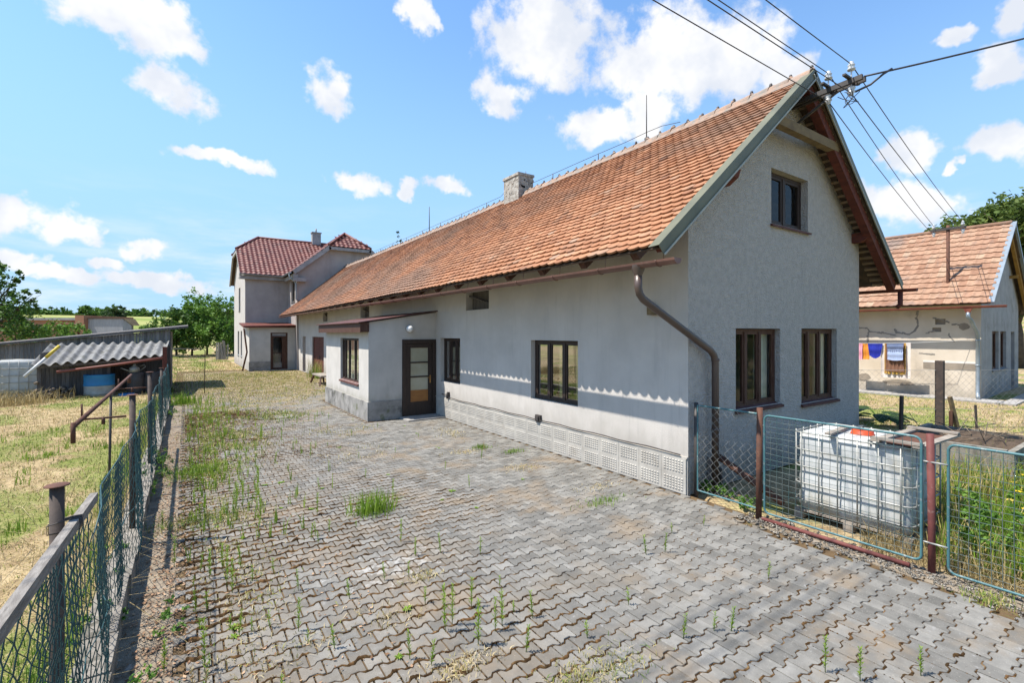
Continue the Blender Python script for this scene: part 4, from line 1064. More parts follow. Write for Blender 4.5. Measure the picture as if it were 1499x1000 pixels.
# wire bracket under the gable peak
BX = XC
mb = MB(); mb.beam((BX - .06, 4.4, 6.47), (BX - .06, 3.22, 6.50), .05, .08); mb.beam((BX + .06, 4.4, 6.47), (BX + .06, 3.22, 6.50), .05, .08)
for y in (3.4, 3.72): mb.beam((BX - .28, y, 6.545), (BX + .28, y, 6.545), .05, .03); 
mb.beam((BX, 4.3, 6.1), (BX, 3.6, 6.44), .04, .04)
br = mb.build('wire_bracket', M['iron'], H)
INS = [(BX - .0, 3.40, 6.56), (BX - .0, 3.74, 6.56)]
PINS = []
for (x, y, z) in INS:
    for up in (1, -1):
        mb = MB(); mb.tube([(x, y, z - .05), (x, y, z + up * .16)], .012, 6)
        zz = z + up * .14
        mb.lathe((x, y, zz), [(.0, -.01 * up), (.055, 0), (.062, .02 * up), (.04, .05 * up), (.05, .07 * up), (.055, .085 * up), (.03, .11 * up), (.036, .13 * up), (.0, .15 * up)], 14)
        mb.build('insulator', M['ceramic'], br); PINS.append((x, y, zz + up * .1))
mb = MB()
for q in range(3):
    a0 = PINS[q % 4]; pts_ = [V3((BX + .02, 3.42 + .3 * math.sin(k * .5 + q) * .5, 6.36 - .22 * math.sin(math.pi * k / 10) * (1 + .3 * q / 5))) + V3((.10 * math.cos(q + k * .3), .10 * (k - 5) / 5, 0)) for k in range(11)]
    mb.tube(pts_, .006, 5)
mb.build('loose_wire', M['wire'], br)

# ------------------------------------------------------------------ two-storey house at the far end of the yard
T2 = thing('villa', 'two storey taupe house with dark red half-hipped roofs at the far yard end', 'house', (3.35, 36.8, 0))
mz = lambda y: 6.35 + (y - 36.4) * .70
wz = lambda x: 6.25 + (x - 5.6) * .838
mb = MB()
def sidetop(u):
    y = 36.8 + u; return min(mz(y) if y < 41.1 else mz(82.2 - y), 8.35) - .05
sidetop.breaks = [39.257 - 36.8, 41.1 - 36.8, 42.943 - 36.8]
sops = [(40.15, 41.45, 4.05, 5.75), (38.9, 39.9, .75, 2.55), (41.1, 42.3, .75, 2.55), (40.4, 41.2, 6.55, 7.75)]
wall(mb, (3.35, 36.8, 0), EY, (-1, 0, 0), 8.6, [(a - 36.8, b - 36.8, c, d) for a, b, c, d in sops], sidetop)
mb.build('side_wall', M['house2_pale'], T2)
mb = MB()
wall(mb, (3.35, 36.8, 0), EX, (0, -1, 0), 2.65, [], const(6.3))
def wtop(u):
    x = 6.0 + u; return min(wz(x) if x < 9.3 else wz(18.6 - x), 8.2) - .05
wtop.breaks = [7.93 - 6, 9.3 - 6, 10.67 - 6]
wall(mb, (6.0, 33.5, 0), EX, (0, -1, 0), 6.6, [], wtop)
wall(mb, (6.0, 33.5, 0), EY, (-1, 0, 0), 3.3, [(.8, 2.1, 4.5, 5.9)], const(6.3))
mb.poly([(12.6, 33.5, 0), (12.6, 45.4, 0), (12.6, 45.4, 6.3), (12.6, 33.5, 6.3)]); mb.poly([(3.35, 45.4, 0), (12.6, 45.4, 0), (12.6, 45.4, 6.3), (3.35, 45.4, 6.3)])
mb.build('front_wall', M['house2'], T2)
for a, b, c, d in sops:
    window(T2, (3.35, 0, 0), EY, V3((-1, 0, 0)), a + .02, b - .02, c + .02, d - .02, .12, divs=(.5,), fm='frame', curtain='curtain' if c > 3 else None, cspan=((.1, .4),), sill='sill_grey')
window(T2, (6.0, 0, 0), EY, V3((-1, 0, 0)), 34.32, 35.58, 4.52, 5.88, .12, divs=(.5,), fm='frame', curtain='curtain', cspan=((.6, .95),), sill='sill_grey')
mslope = V3((0, 1, .70)).normalized(); mN = V3((0, -.70, 1)).normalized(); ml = math.hypot(4.7, 4.7 * .7)
ct = mslope.y; cz = mslope.z
def keep_m(s, t):
    x = 3.0 + s; z = 6.35 + t * cz
    if z > 8.4 and x < 3.0 + (z - 8.4) / 1.25 * 1.65: return False
    if x > 5.6 and wz(x) > z + .25: return False
    return True
rf2 = tile_roof('main_roof', (3.0, 36.4, 6.35), EX, mslope, mN, 9.7, ml, .30, .335, 'pan', M['tile_red'], T2, keep=keep_m)
wT = V3((1, 0, .838)).normalized(); wN = V3((-.838, 0, 1)).normalized(); wl = math.hypot(3.7, 3.7 * .838)
def keep_w(s, t):
    y = 33.15 + s; z = 6.25 + t * wT.z
    if z > 8.2 and y < 33.15 + (z - 8.2) / 1.15 * 1.5: return False
    if y > 36.4 + (z - 6.35) / .70 + .2 and y > 36.5: return False
    return True
tile_roof('wing_roof', (5.6, 41.2, 6.25), V3((0, -1, 0)), wT, wN, 8.05, wl, .30, .335, 'pan', M['tile_red'], T2, keep=lambda s, t: keep_w(8.05 - s, t))
hT = V3((0, 1.5, 1.15)).normalized(); hN = V3((0, -1.15, 1.5)).normalized()
tile_roof('wing_hip', (7.9, 33.12, 8.17), EX, hT, hN, 2.8, math.hypot(1.5, 1.15), .30, .335, 'pan', M['tile_red'], T2, keep=lambda s, t: abs(s - 1.4) < 1.4 * (1 - (t - .12) / 1.89) + .05)
mb = MB(); e = .05
A = [(3.02, 36.45, mz(36.45) - e), (9.3, 36.45, mz(36.45) - e), (12.9, 36.45, mz(36.45) - e), (12.9, 41.1, mz(41.1) - e), (4.62, 41.1, mz(41.1) - e), (3.02, 39.33, 8.4 - e)]
mb.poly(A); mb.poly([(4.62, 41.1, 9.64 - e), (12.9, 41.1, 9.64 - e), (12.9, 45.8, 6.3), (3.02, 45.8, 6.3), (3.02, 42.87, 8.4 - e)])
mb.poly([(5.62, 33.2, wz(5.62) - e), (5.62, 36.4, wz(5.62) - e), (9.3, 41.2, wz(9.3) - e), (9.3, 34.65, wz(9.3) - e), (7.93, 33.2, 8.2 - e)])
mb.poly([(12.95, 33.2, wz(5.65) - e), (12.95, 41, wz(5.65) - e), (9.3, 41.2, wz(9.3) - e), (9.3, 34.65, wz(9.3) - e), (10.67, 33.2, 8.2 - e)])
mb.poly([(7.9, 33.2, 8.2 - e), (10.7, 33.2, 8.2 - e), (9.3, 34.65, 9.35 - e)])
mb.build('light_block_deck', M['deck'], rf2)  # closed sheet added below the pantiles to stop light
mb = MB(); mb.poly([(2.98, 39.25, 8.38), (2.98, 42.95, 8.38), (4.65, 41.1, 9.68)]); 
for p, q in (((3.0, 39.3, 8.43), (4.62, 41.1, 9.7)), ((4.6, 41.1, 9.68), (12.9, 41.1, 9.68)), ((3.0, 42.9, 8.43), (4.62, 41.1, 9.7)), ((9.3, 34.6, 9.4), (9.3, 41, 9.4)), ((7.9, 33.15, 8.24), (9.3, 34.65, 9.4)), ((10.7, 33.15, 8.24), (9.3, 34.65, 9.4))):
    mb.tube([p, q], .09, 8)
mb.rv = .4; mb.build('hip_cap', M['tile_red'], rf2)
mb = MB()
mb.box(3.02, 6.0, 36.5, 36.798, 6.02, 6.27); mb.box(5.72, 5.998, 33.2, 36.5, 5.95, 6.2)
mb.beam((3.06, 36.5, 6.3), (3.06, 39.35, 8.25), .1, .22); mb.beam((3.06, 45.7, 6.3), (3.06, 42.85, 8.25), .1, .22); mb.beam((3.06, 39.35, 8.25), (3.06, 42.85, 8.25), .1, .22)
mb.beam((5.75, 33.3, 6.28), (7.98, 33.3, 8.12), .35, .26, (0, 0, 1)); mb.beam((12.85, 33.3, 6.28), (10.62, 33.3, 8.12), .35, .26); mb.beam((7.9, 33.3, 8.05), (10.7, 33.3, 8.05), .35, .2)
mb.box(5.74, 6.5, 33.14, 33.498, 5.72, 5.948); 
mb.build('cornice', M['cornice'], T2)
mb = MB(); half_gutter(mb, (2.98, 36.34, 6.36), (5.55, 36.34, 6.33), .08); half_gutter(mb, (5.53, 36.3, 6.3), (5.53, 33.1, 6.27), .08)
mb.tube([(5.53, 33.5, 6.22), (5.55, 33.5, 6.0), (5.85, 33.42, 5.7), (5.93, 33.42, 5.5), (5.93, 33.42, 4.6), (6.1, 33.4, 4.4)], .05, 8)
mb.build('gutter', M['galvpipe'], T2)
mb = MB(); mb.box(8.45, 9.1, 40.85, 41.35, 9.2, 10.45); mb.box(8.40, 9.15, 40.8, 41.4, 10.45, 10.53); mb.tube([(8.78, 41.1, 10.5), (8.78, 41.1, 10.85)], .06, 8)
mb.build('chimney', M['cornice'], rf2)
# annex
mb = MB()
wall(mb, (3.34, 34.2, 0), EX, (0, -1, 0), 2.659, [(1.2, 2.21, .04, 2.43, .12)], const(2.75)); wall(mb, (3.34, 34.2, 0), EY, (-1, 0, 0), 2.6, [], lambda u: 2.72 + u * .08)
mb.build('annex_wall', M['smooth_render'], T2)
mb = MB(); mb.box(3.31, 4.53, 34.17, 34.21, -.05, .58); mb.build('annex_plinth', M['plinth_stone'], T2)
mb = MB(); mb.add([(3.0, 33.9, 2.72), (6.08, 33.9, 2.80), (6.08, 36.798, 3.05), (3.0, 36.798, 3.0), (3.0, 33.9, 2.84), (6.08, 33.9, 2.92), (6.08, 36.798, 3.13), (3.0, 36.798, 3.08)], [(3, 2, 1, 0), (4, 5, 6, 7), (0, 1, 5, 4), (1, 2, 6, 5), (2, 3, 7, 6), (3, 0, 4, 7)])
mb.build('annex_roof', M['redwood'], T2)
O_ = V3((0, 34.2, 0)); nn = V3((0, -1, 0)); db = MB()
db.lbox(O_, EX, nn, 4.54, 4.64, -.11, -.02, .04, 2.43); db.lbox(O_, EX, nn, 5.45, 5.55, -.11, -.02, .04, 2.43); db.lbox(O_, EX, nn, 4.64, 5.45, -.11, -.02, 2.12, 2.2); db.lbox(O_, EX, nn, 4.64, 5.45, -.11, -.02, 2.38, 2.43)
db.lbox(O_, EX, nn, 5.22, 5.45, -.10, -.04, .06, 2.12); db.lbox(O_, EX, nn, 4.64, 4.70, -.10, -.04, .06, 2.12); db.lbox(O_, EX, nn, 4.70, 5.22, -.10, -.04, .06, .16); db.lbox(O_, EX, nn, 4.70, 5.22, -.10, -.04, 1.08, 1.12)
ad = db.build('annex_door', M['frame_worn'], T2)
db = MB(); db.lbox(O_, EX, nn, 4.64, 5.45, -.08, -.07, 2.2, 2.38); db.build('transom_panel', M['cornice'], ad)
db = MB(); db.poly([(4.70, 34.27, .5), (5.22, 34.27, .5), (5.22, 34.27, 2.12), (4.70, 34.27, 2.12)]); db.build('door_pane', M['glass'], ad)
db = MB(); db.lbox(O_, EX, nn, 4.70, 5.22, -.16, -.12, .16, .5); db.lbox(O_, EX, nn, 4.72, 5.2, -.30, -.26, .5, 1.05); db.build('lower_panel', M['plank'], ad)
mb = MB(); mb.tube([(3.02, 33.98, 2.7), (3.05, 33.98, 2.5), (3.2, 34.05, 1.2), (2.95, 34.0, .05)], .05, 8); mb.build('downpipe', M['rust'], T2)

# ------------------------------------------------------------------ neighbour's cottage, modelled in its own frame
N2 = thing('cottage', 'cream plastered cottage with cracked wall, faded pink pantile roof and laundry before it', 'house', (23.6, 4.8, 0), rad(2))
nsl = (6.75 - 3.42) / 4.2; nzr = lambda x: 6.75 - abs(x - 3.6) * nsl
mb = MB(); wall(mb, (0, 0, 0), EY, (-1, 0, 0), 12, [(.97, 1.27, 2.71, 2.92, .12), (1.09, 1.35, 2.43, 2.59, .14)], const(nzr(0) - .05), z0=-.1)
mb.build('yard_wall', M['nbwall'], N2)
mb = MB(); mb.poly([(7.2, 0, 0), (7.2, 12, 0), (7.2, 12, 3.9), (7.2, 0, 3.9)]); mb.build('rear_wall', M['nbwall'], N2)
mb = MB(); mb.box(.06, .12, .5, 1.4, 2.4, 3.0); mb.build('wall_vent', M['dirtpl'], N2)
mb = MB()
def ngt(u): return nzr(u) - .05
ngt.breaks = [3.6]
wall(mb, (0, 0, 0), EX, (0, -1, 0), 7.2, [(1.8, 3.0, .95, 2.46, .15), (3.3, 4.5, .95, 2.46, .15), (5.5, 6.3, 0, 2.44, .15)], ngt, z0=-.1)
mb.build('gable_wall', M['nbgable'], N2)
for a, b in ((1.82, 2.98), (3.32, 4.48)): window(N2, (0, 0, 0), EX, V3((0, -1, 0)), a, b, .97, 2.44, .12, divs=(.5,), fm='frame_worn', curtain=None, sill='sill_grey')
mb = MB(); mb.box(5.5, 6.3, .14, .18, 0, 2.44); mb.build('door', M['frame_worn'], N2)
nT = V3((1, 0, nsl)).normalized(); nN = V3((-nsl, 0, 1)).normalized()
nrf = tile_roof('roof', (-.6, 12.2, 3.42), V3((0, -1, 0)), nT, nN, 12.55, math.hypot(4.2, 4.2 * nsl), .24, .36, 'flat', M['tile_nb'], N2, jit=.008)
mb = MB(); mb.poly([(-.58, -.33, 3.40), (3.6, -.33, 6.70), (3.6, 12.2, 6.70), (-.58, 12.2, 3.40)]); mb.poly([(7.78, -.33, 3.40), (3.6, -.33, 6.70), (3.6, 12.2, 6.70), (7.78, 12.2, 3.40)])
mb.poly([(7.8, -.35, 3.45), (3.6, -.35, 6.76), (3.6, 12.2, 6.76), (7.8, 12.2, 3.45)])
mb.build('light_block_deck', M['deck'], nrf)  # added sheet that keeps light out under both slopes
mb = MB(); mb.beam((-.62, -.35, 3.44), (3.6, -.35, 6.80), .16, .05, (-nsl, 0, 1)); mb.beam((7.8, -.35, 3.42), (3.6, -.35, 6.78), .10, .10, (nsl, 0, 1)); mb.build('verge_flashing', M['galvpipe'], nrf)
mb = MB(); mb.beam((7.5, -.2, 3.50), (3.6, -.2, 6.60), .10, .22, (nsl, 0, 1)); mb.beam((-.3, -.2, 3.50), (3.6, -.2, 6.60), .08, .18, (-nsl, 0, 1)); mb.beam((5.2, -.25, 4.75), (5.2, .2, 4.75), .12, .12); mb.build('barge_rafter', pm('ochre_wood', (.30, .17, .04), (.22, .12, .03), 6), nrf)
mb = MB(); mb.tube([(3.6, -.3, 6.78), (3.6, 12.2, 6.78)], .10, 8); mb.rv = .7; mb.build('ridge_tile', M['tile_nb'], nrf)
mb = MB(); half_gutter(mb, (-.70, -.75, 3.34), (-.70, 12, 3.30), .08); 
mb.add([(-.78, .10, 3.26), (-.62, .10, 3.26), (-.62, .34, 3.26), (-.78, .34, 3.26), (-.74, .17, 3.1), (-.66, .17, 3.1), (-.66, .27, 3.1), (-.74, .27, 3.1)], [(0, 1, 5, 4), (1, 2, 6, 5), (2, 3, 7, 6), (3, 0, 4, 7)])
mb.build('gutter', M['redpipe'], N2)
mb = MB(); mb.tube([(-.70, .22, 3.12), (-.70, .22, 2.95), (-.62, .16, 2.85), (-.2, .08, 2.40), (-.12, .07, 2.3), (-.12, .07, .25), (-.2, .05, .12), (-.36, .02, .08)], .06, 10)
for z in (2.1, 1.2): mb.lathe((-.12, .07, z), [(.06, 0), (.075, .01), (.075, .04), (.06, .05)], 10)
mb.build('downpipe', M['galvpipe'], N2)
# cement patches over cracks, whitewash band, brown damp plaster: their own shapes on the wall
def crack(mb, pts, w):
    for (y0, z0), (y1, z1) in zip(pts[:-1], pts[1:]):
        n = max(1, int(math.hypot(y1 - y0, z1 - z0) / .07))
        for k in range(n):
            a0 = k / n; a1 = (k + 1.35) / n
            p = V3((-.004, y0 + (y1 - y0) * a0 + R.gauss(0, .012), z0 + (z1 - z0) * a0 + R.gauss(0, .012))); q = V3((-.004, y0 + (y1 - y0) * a1 + R.gauss(0, .012), z0 + (z1 - z0) * a1 + R.gauss(0, .012)))
            mb.beam(p, q, .008 + R.random() * .002, w * R.uniform(.6, 1.3), (0, 0, 1) if abs(z1 - z0) < abs(y1 - y0) else (0, 1, 0))
mb = MB()
crack(mb, [(3.9, 2.62), (3.45, 2.6), (3.35, 2.45), (2.9, 2.40), (2.5, 2.30)], .05); crack(mb, [(3.4, 2.45), (3.42, 2.1), (3.5, 1.5)], .06)
crack(mb, [(2.52, 2.55), (2.45, 2.42), (2.05, 2.33), (1.85, 2.5), (1.78, 2.75), (1.82, 3.0), (1.78, 3.2)], .06); crack(mb, [(1.55, 2.38), (1.3, 2.46)], .05); crack(mb, [(1.35, 2.95), (1.1, 2.9), (.9, 2.78)], .05)
crack(mb, [(.88, 2.4), (.85, 2.25), (.75, 2.1)], .05); crack(mb, [(.8, 2.72), (.55, 2.7)], .06); crack(mb, [(1.75, 1.6), (1.3, 1.58)], .04)
mb.build('cement_patch', M['patch'], N2)
mb = MB()
def blob(mb, c, ry, rz_, n=22, x=-.006):
    pts = []
    for k in range(n):
        t = 2 * math.pi * k / n; f = 1 + .28 * mnoise.noise(V3((math.cos(t) * 1.6 + c[0] * 3, math.sin(t) * 1.6 + c[1] * 3, 0)))
        pts.append((x, c[0] + ry * f * math.cos(t), c[1] + rz_ * f * math.sin(t)))
    mb.poly(pts)
blob(mb, (2.4, .42), .5, .12); blob(mb, (3.55, .55), .22, .16, x=-.007); blob(mb, (.45, 2.62), .14, .14)
mb.box(-.008, -.002, .02, 1.62, 1.02, 1.27)
mb.build('damp_plaster', M['dirtpl'], N2)
mb = MB(); mb.box(-.012, -.002, .14, 1.62, 1.27, 1.34); mb.build('whitewash_band', M['whiteband'], N2)
mb = MB(); mb.box(-1.0, -.02, -.6, 12, -.08, .03); mb.box(-1.0, 8, -1.0, -.62, -.08, .025); mb.build('footpath', M['strip'], N2)
# roof mast
NM = thing('roof_mast', 'rusty steel mast with insulators rising from the pink tiled cottage roof', 'mast', (0, 0, 0)); NM.location = N2.location; NM.rotation_euler = N2.rotation_euler; ORG[NM.name] = V3((0, 0, 0))
mb = MB(); mb.tube([(.5, 1.0, 2.6), (.5, 1.0, 6.5)], .055, 10); mb.lathe((.5, 1.0, 4.12), [(.16, -.05), (.14, .06), (.06, .16)], 12); mb.build('pole', M['rust'], NM)
mb = MB(); 
mb.beam((.44, .5, 6.36), (.44, 1.5, 6.36), .06, .08); mb.beam((.56, .5, 6.36), (.56, 1.5, 6.36), .06, .08)
mb.build('crossarm', M['iron'], NM)
MP = []
for (y, up) in ((1.42, -1), (1.42, 1), (.58, -1), (.58, 1)):
    mb = MB(); mb.lathe((.5, y, 6.36 + .05 * up), [(.0, 0), (.05, .03 * up), (.06, .08 * up), (.03, .13 * up), (.045, .16 * up), (0, .21 * up)], 10)
    mb.build('insulator', M['ceramic'], NM); MP.append((.5, y, 6.36 + .18 * up))
c_, s_ = math.cos(rad(2)), math.sin(rad(2))
def nworld(p): return V3((23.6 + p[0] * c_ - p[1] * s_, 4.8 + p[0] * s_ + p[1] * c_, p[2]))
# laundry hung in front of the cottage wall
def nthing(name, label, cat, group=None):
    t = thing(name, label, cat, (0, 0, 0), 0, group); t.location = N2.location; t.rotation_euler = N2.rotation_euler; ORG[t.name] = V3((0, 0, 0)); return t
LX = -.8
ln = lambda y: 2.13 - .16 * math.sin(math.pi * min(1, max(0, (y - .2) / 6.5)))
cl = nthing('clothesline', 'thin cord clothesline stretched along the cream cottage wall', 'clothesline')
mb = MB(); mb.tube([(0, .2, 2.14)] + [(LX, y, ln(y)) for y in (1, 1.6, 2.2, 2.8, 3.4, 4.2, 5.2, 6.4)], .006, 4); mb.build('cord', M['whitep'], cl)
def cloth(mb, y0, y1, z0, x=LX, wav=.03, taper=0, sagb=0, ztop=None, nf=5):
    n = 16; m = 8; vs = []; mb.smf = True
    for i in range(n + 1):
        for k in range(m + 1):
            y = y0 + (y1 - y0) * i / n; t = k / m; zt = ln(y) if ztop is None else ztop
            yy = y + (0.5 * (y0 + y1) - y) * taper * t
            vs.append((x + wav * math.sin(i * nf * .4 + y0 * 9) * (.3 + t) + .01 * math.sin(k * 1.3), yy, zt + (z0 - zt) * t - sagb * math.sin(math.pi * i / n) * t))
    mb.add(vs, [(i * (m + 1) + k, (i + 1) * (m + 1) + k, (i + 1) * (m + 1) + k + 1, i * (m + 1) + k + 1) for i in range(n) for k in range(m)]); mb.smf = False
lt = nthing('towel', 'striped pink and orange towel hanging at the left end of the clothesline', 'towel')
mb = MB(); cloth(mb, 3.12, 3.85, 1.33); mb.build('orange_field', M['cl_or'], lt)
mb = MB(); cloth(mb, 3.34, 3.87, 1.31, x=LX - .035); mb.build('pink_stripe', M['cl_pink'], lt)
mb = MB(); cloth(mb, 2.66, 3.16, 1.50, taper=.25, sagb=.12, x=LX - .05, nf=6); o = solo('shorts', mb, M['cl_blue'], 'bright blue shorts pegged on the clothesline beside the tablecloth', 'shorts', (0, 0, 0)); o.location = N2.location; o.rotation_euler = N2.rotation_euler
tc_ = nthing('tablecloth', 'large brown printed tablecloth with white border hanging on the clothesline', 'tablecloth')
mb = MB(); cloth(mb, 1.80, 2.72, .66, x=LX - .02); mb.build('border', M['cl_white'], tc_)
mb = MB(); cloth(mb, 1.93, 2.60, .80, x=LX - .06, wav=.028); mb.build('ochre_band', M['cl_yel'], tc_)
mb = MB(); cloth(mb, 1.97, 2.56, .90, x=LX - .10, wav=.026); mb.build('brown_field', M['cl_brown'], tc_)
sh = nthing('shirt', 'grey blue shirt with pale lower half on the clothesline before the tablecloth', 'shirt')
mb = MB(); cloth(mb, 1.97, 2.50, 1.70, x=LX - .17, taper=.08, nf=7); mb.build('upper', M['cl_grey'], sh)
mb = MB(); cloth(mb, 1.99, 2.475, 1.36, x=LX - .175, ztop=1.75, nf=7, sagb=.03); mb.build('lower', M['cl_light'], sh)

# ------------------------------------------------------------------ overhead wires
def wire(p, q, sag_, r, n=24):
    mb = MB(); p, q = V3(p), V3(q); mb.tube([p.lerp(q, k / n) - V3((0, 0, sag_ * 4 * (k / n) * (1 - k / n))) for k in range(n + 1)], r, 5); return mb
LW = [((-26, 3.45, 6.95), PINS[2], 'thin black overhead wire reaching the upper roof-side insulator from the left'),
      ((-26, 3.95, 6.75), PINS[3], 'thin black overhead wire nearest the roof ridge crossing before the tiles'),
      ((-26, 3.05, 7.1), PINS[0], 'thin black overhead wire reaching the outermost upper insulator from the left'),
      ((-26, 3.5, 6.85), PINS[1], 'thin black overhead wire running close below its twin from the left')]
for p, q, lab in LW: solo('overhead_wire', wire(p, q, .12, .0075), M['wire'], lab, 'wire', q, 'electric wires over the yard')
for q, mp, lab in ((PINS[0], MP[3], 'overhead wire to the cottage mast, rightmost of the four'), (PINS[1], MP[2], 'overhead wire to the cottage mast, second from the right'),
                   (PINS[2], MP[1], 'overhead wire to the cottage mast, third from the right'), (PINS[3], MP[0], 'overhead wire to the cottage mast, leftmost and lowest of the four')):
    solo('overhead_wire', wire(q, nworld(mp), .10, .008), M['wire'], lab, 'wire', q, 'electric wires to the cottage mast')
mb = wire((BX, 3.22, 6.52), (16.5, -2.6, 8.97), .15, .016); p1 = V3((BX, 3.22, 6.52)).lerp(V3((16.5, -2.6, 8.97)), .045)
solo('service_cable', mb, M['wire'], 'thick black sagging service cable leading off to the right', 'cable', (BX, 3.22, 6.52))
mb = MB(); mb.tube([(BX + .02, 3.42, 6.36), (BX + .08, 3.36, 6.36), (BX + .2, 3.2, 6.44), p1 - V3((.1, -.08, .08)), p1], .018, 6); mb.build('cable_tail', M['wire'], br)

# ------------------------------------------------------------------ right-hand garden fence
FX = 6.06
gf = thing('garden_fence', 'low teal mesh fence with red brown posts before the white tank', 'fence', (FX, 1.6, 0))
pmb = MB(); pmb.tube([(FX, 3.31, -.1), (FX + .012, 3.30, 1.42)], .036, 12); pmb.build('post', M['rust'], gf)
pmb = MB(); pmb.tube([(FX + .05, 1.60, -.1), (FX + .05, 1.60, .5), (FX + .04, 1.61, 1.375)], .032, 12); pmb.build('post', M['rustred'], gf)
pmb = MB(); pmb.tube([(FX + .12, 4.30, -.1), (FX + .12, 4.30, 1.36)], .03, 8); pmb.build('post', M['iron'], gf)
pmb = MB(); pmb.tube([(FX + .05, -.62, -.1), (FX + .05, -.62, 1.38)], .036, 12); pmb.build('post', M['rustred'], gf)
def rrect(ya, yb, za, zb, x, r, xs=None):
    pts = []
    for (cy, cz, a0) in ((yb - r, zb - r, 0), (ya + r, zb - r, 90), (ya + r, za + r, 180), (yb - r, za + r, 270)):
        for k in range(5):
            t = rad(a0 + 22.5 * k); pts.append((x, cy + r * math.cos(t), cz + r * math.sin(t)))
    pts.append(pts[0]); return pts
def panel(ya, yb, za, zb, x, chain):
    fb = MB(); fb.tube(rrect(ya, yb, za, zb, x, .06 if not chain else .012), .0125, 8, cap=False)
    if not chain:
        pass
    p = fb.build('mesh_panel', M['teal'], gf); wb = MB()
    if chain:
        c = .055; n = int((yb - ya) / c)
        for k in range(n + 1):
            y = ya + c * k; pts = []; m = int((zb - za) / c)
            for q in range(m + 1):
                pts.append((x + (.004 if q % 2 else -.004), min(max(y + (c / 2 if (q + k) % 2 else -c / 2), ya), yb), za + (zb - za) * q / m))
            wb.tube(pts, .0032, 3, cap=False)
    else:
        ny = int(round((yb - ya) / .074)); nz_ = int(round((zb - za) / .068))
        for k in range(1, ny):
            y = ya + (yb - ya) * k / ny; wb.tube([(x + R.uniform(-.004, .004), y + R.uniform(-.006, .006), za + (zb - za) * q / 6) for q in range(7)], .0027, 4, cap=False)
        for k in range(1, nz_):
            z = za + (zb - za) * k / nz_; wb.tube([(x + .005 + .01 * math.sin(k * 2.1 + q) * .5, ya + (yb - ya) * q / 8, z + .006 * math.sin(q * 1.7 + k * 1.1)) for q in range(9)], .0024, 4, cap=False)
    wb.build('wire_grid', M['galv' if chain else 'tealwire'], p)
panel(3.36, 4.24, .10, 1.33, FX + .07, True)
panel(1.67, 3.24, .10, 1.335, FX + .01, False)
panel(-.55, 1.47, .06, 1.30, FX + .03, False)
for (a_, b_, z) in ((3.24, 3.31, 1.2), (3.31, 3.36, 1.2), (1.60, 1.67, 1.10), (1.47, 1.60, 1.10), (3.24, 3.31, .25), (1.47, 1.60, .30), (1.6, 1.67, .3)): mb = MB(); mb.tube([(FX + .02, a_, z), (FX + .02, b_, z)], .009, 6); mb.build('hinge_bar', M['galv'], gf)
mb = MB(); mb.tube([(FX - .03, 3.25, .03), (FX - .03, 1.75, .035)], .024, 8); o = solo('pipe', mb, M['rustred'], 'red painted pipe lying along the foot of the fence panel', 'pipe', (FX, 2.5, 0))
mb = MB(); mb.tube([(6.62, 4.22, .52), (6.55, 3.25, .12)], .05, 8); solo('log', mb, M['rust'], 'rusty brown pole leaning slanted behind the chain link panel', 'pole', (6.6, 3.8, .1))
mb = MB()
for q in range(3): mb.beam((6.55 + q * .13, 4.30, .05), (6.56 + q * .12, 4.31, .5 - q * .1), .10, .03)
solo('board', mb, M['plankdark'], 'old dark boards propped against the gable behind the chain link panel', 'boards', (6.6, 4.3, 0))
mb = MB(); mb.box(5.86, 6.20, -3, 3.35, -.09, -.004); kb = mb.build('fence_kerb', M['edging']); tag(kb, kind='structure')
# rubble along that kerb
def rocks(name, n, samp, smin, smax, mat, label, cat):
    V = []; F = []; Rn = []
    base = [V3(p).normalized() for p in ((1, 0, 0), (-1, 0, 0), (0, 1, 0), (0, -1, 0), (0, 0, 1), (0, 0, -1), (1, 1, 1), (-1, 1, 1), (1, -1, 1), (-1, -1, 1), (1, 1, -1), (-1, 1, -1), (1, -1, -1), (-1, -1, -1))]
    fs = []
    for sx in (1, -1):
        for sy in (1, -1):
            for sz in (1, -1):
                c = 6 + (0 if sx > 0 else 1) + (0 if sy > 0 else 2) + (0 if sz > 0 else 4)
                ax, ay, az_ = (0 if sx > 0 else 1), (2 if sy > 0 else 3), (4 if sz > 0 else 5)
                fs += [(ax, ay, c), (ay, az_, c), (az_, ax, c)]
    for q in range(n):
        x, y, z = samp(); s = smin + (smax - smin) * R.random() ** 2.5; sc3 = (R.uniform(.7, 1.4), R.uniform(.7, 1.4), R.uniform(.4, .8)); b = len(V); rr = R.random()
        an = R.uniform(0, 6.28); ca, sa = math.cos(an), math.sin(an)
        for v in base:
            k = s * R.uniform(.75, 1.15); px, py, pz = v.x * sc3[0] * k, v.y * sc3[1] * k, v.z * sc3[2] * k
            V.append((x + px * ca - py * sa, y + px * sa + py * ca, z + pz + s * .15)); Rn.append(rr)
        F += [tuple(b + i for i in f) for f in fs]
    o = np_mesh(name, V, F, mat, rnd=Rn); tag(o, label, cat, kind='stuff'); return o
rocks('gravel', 2600, lambda: (5.98 + R.gauss(0, .11), R.uniform(-2.5, 3.5), .0), .004, .026, M['stone'], 'rubble and gravel strewn along the kerb of the mesh fence', 'gravel')
rocks('rubble', 46, lambda: (6.0 + R.gauss(0, .07), 3.15 + R.gauss(0, .16), .01), .012, .045, M['stone'], 'loose stones heaped at the foot of the rusty fence post', 'stones')

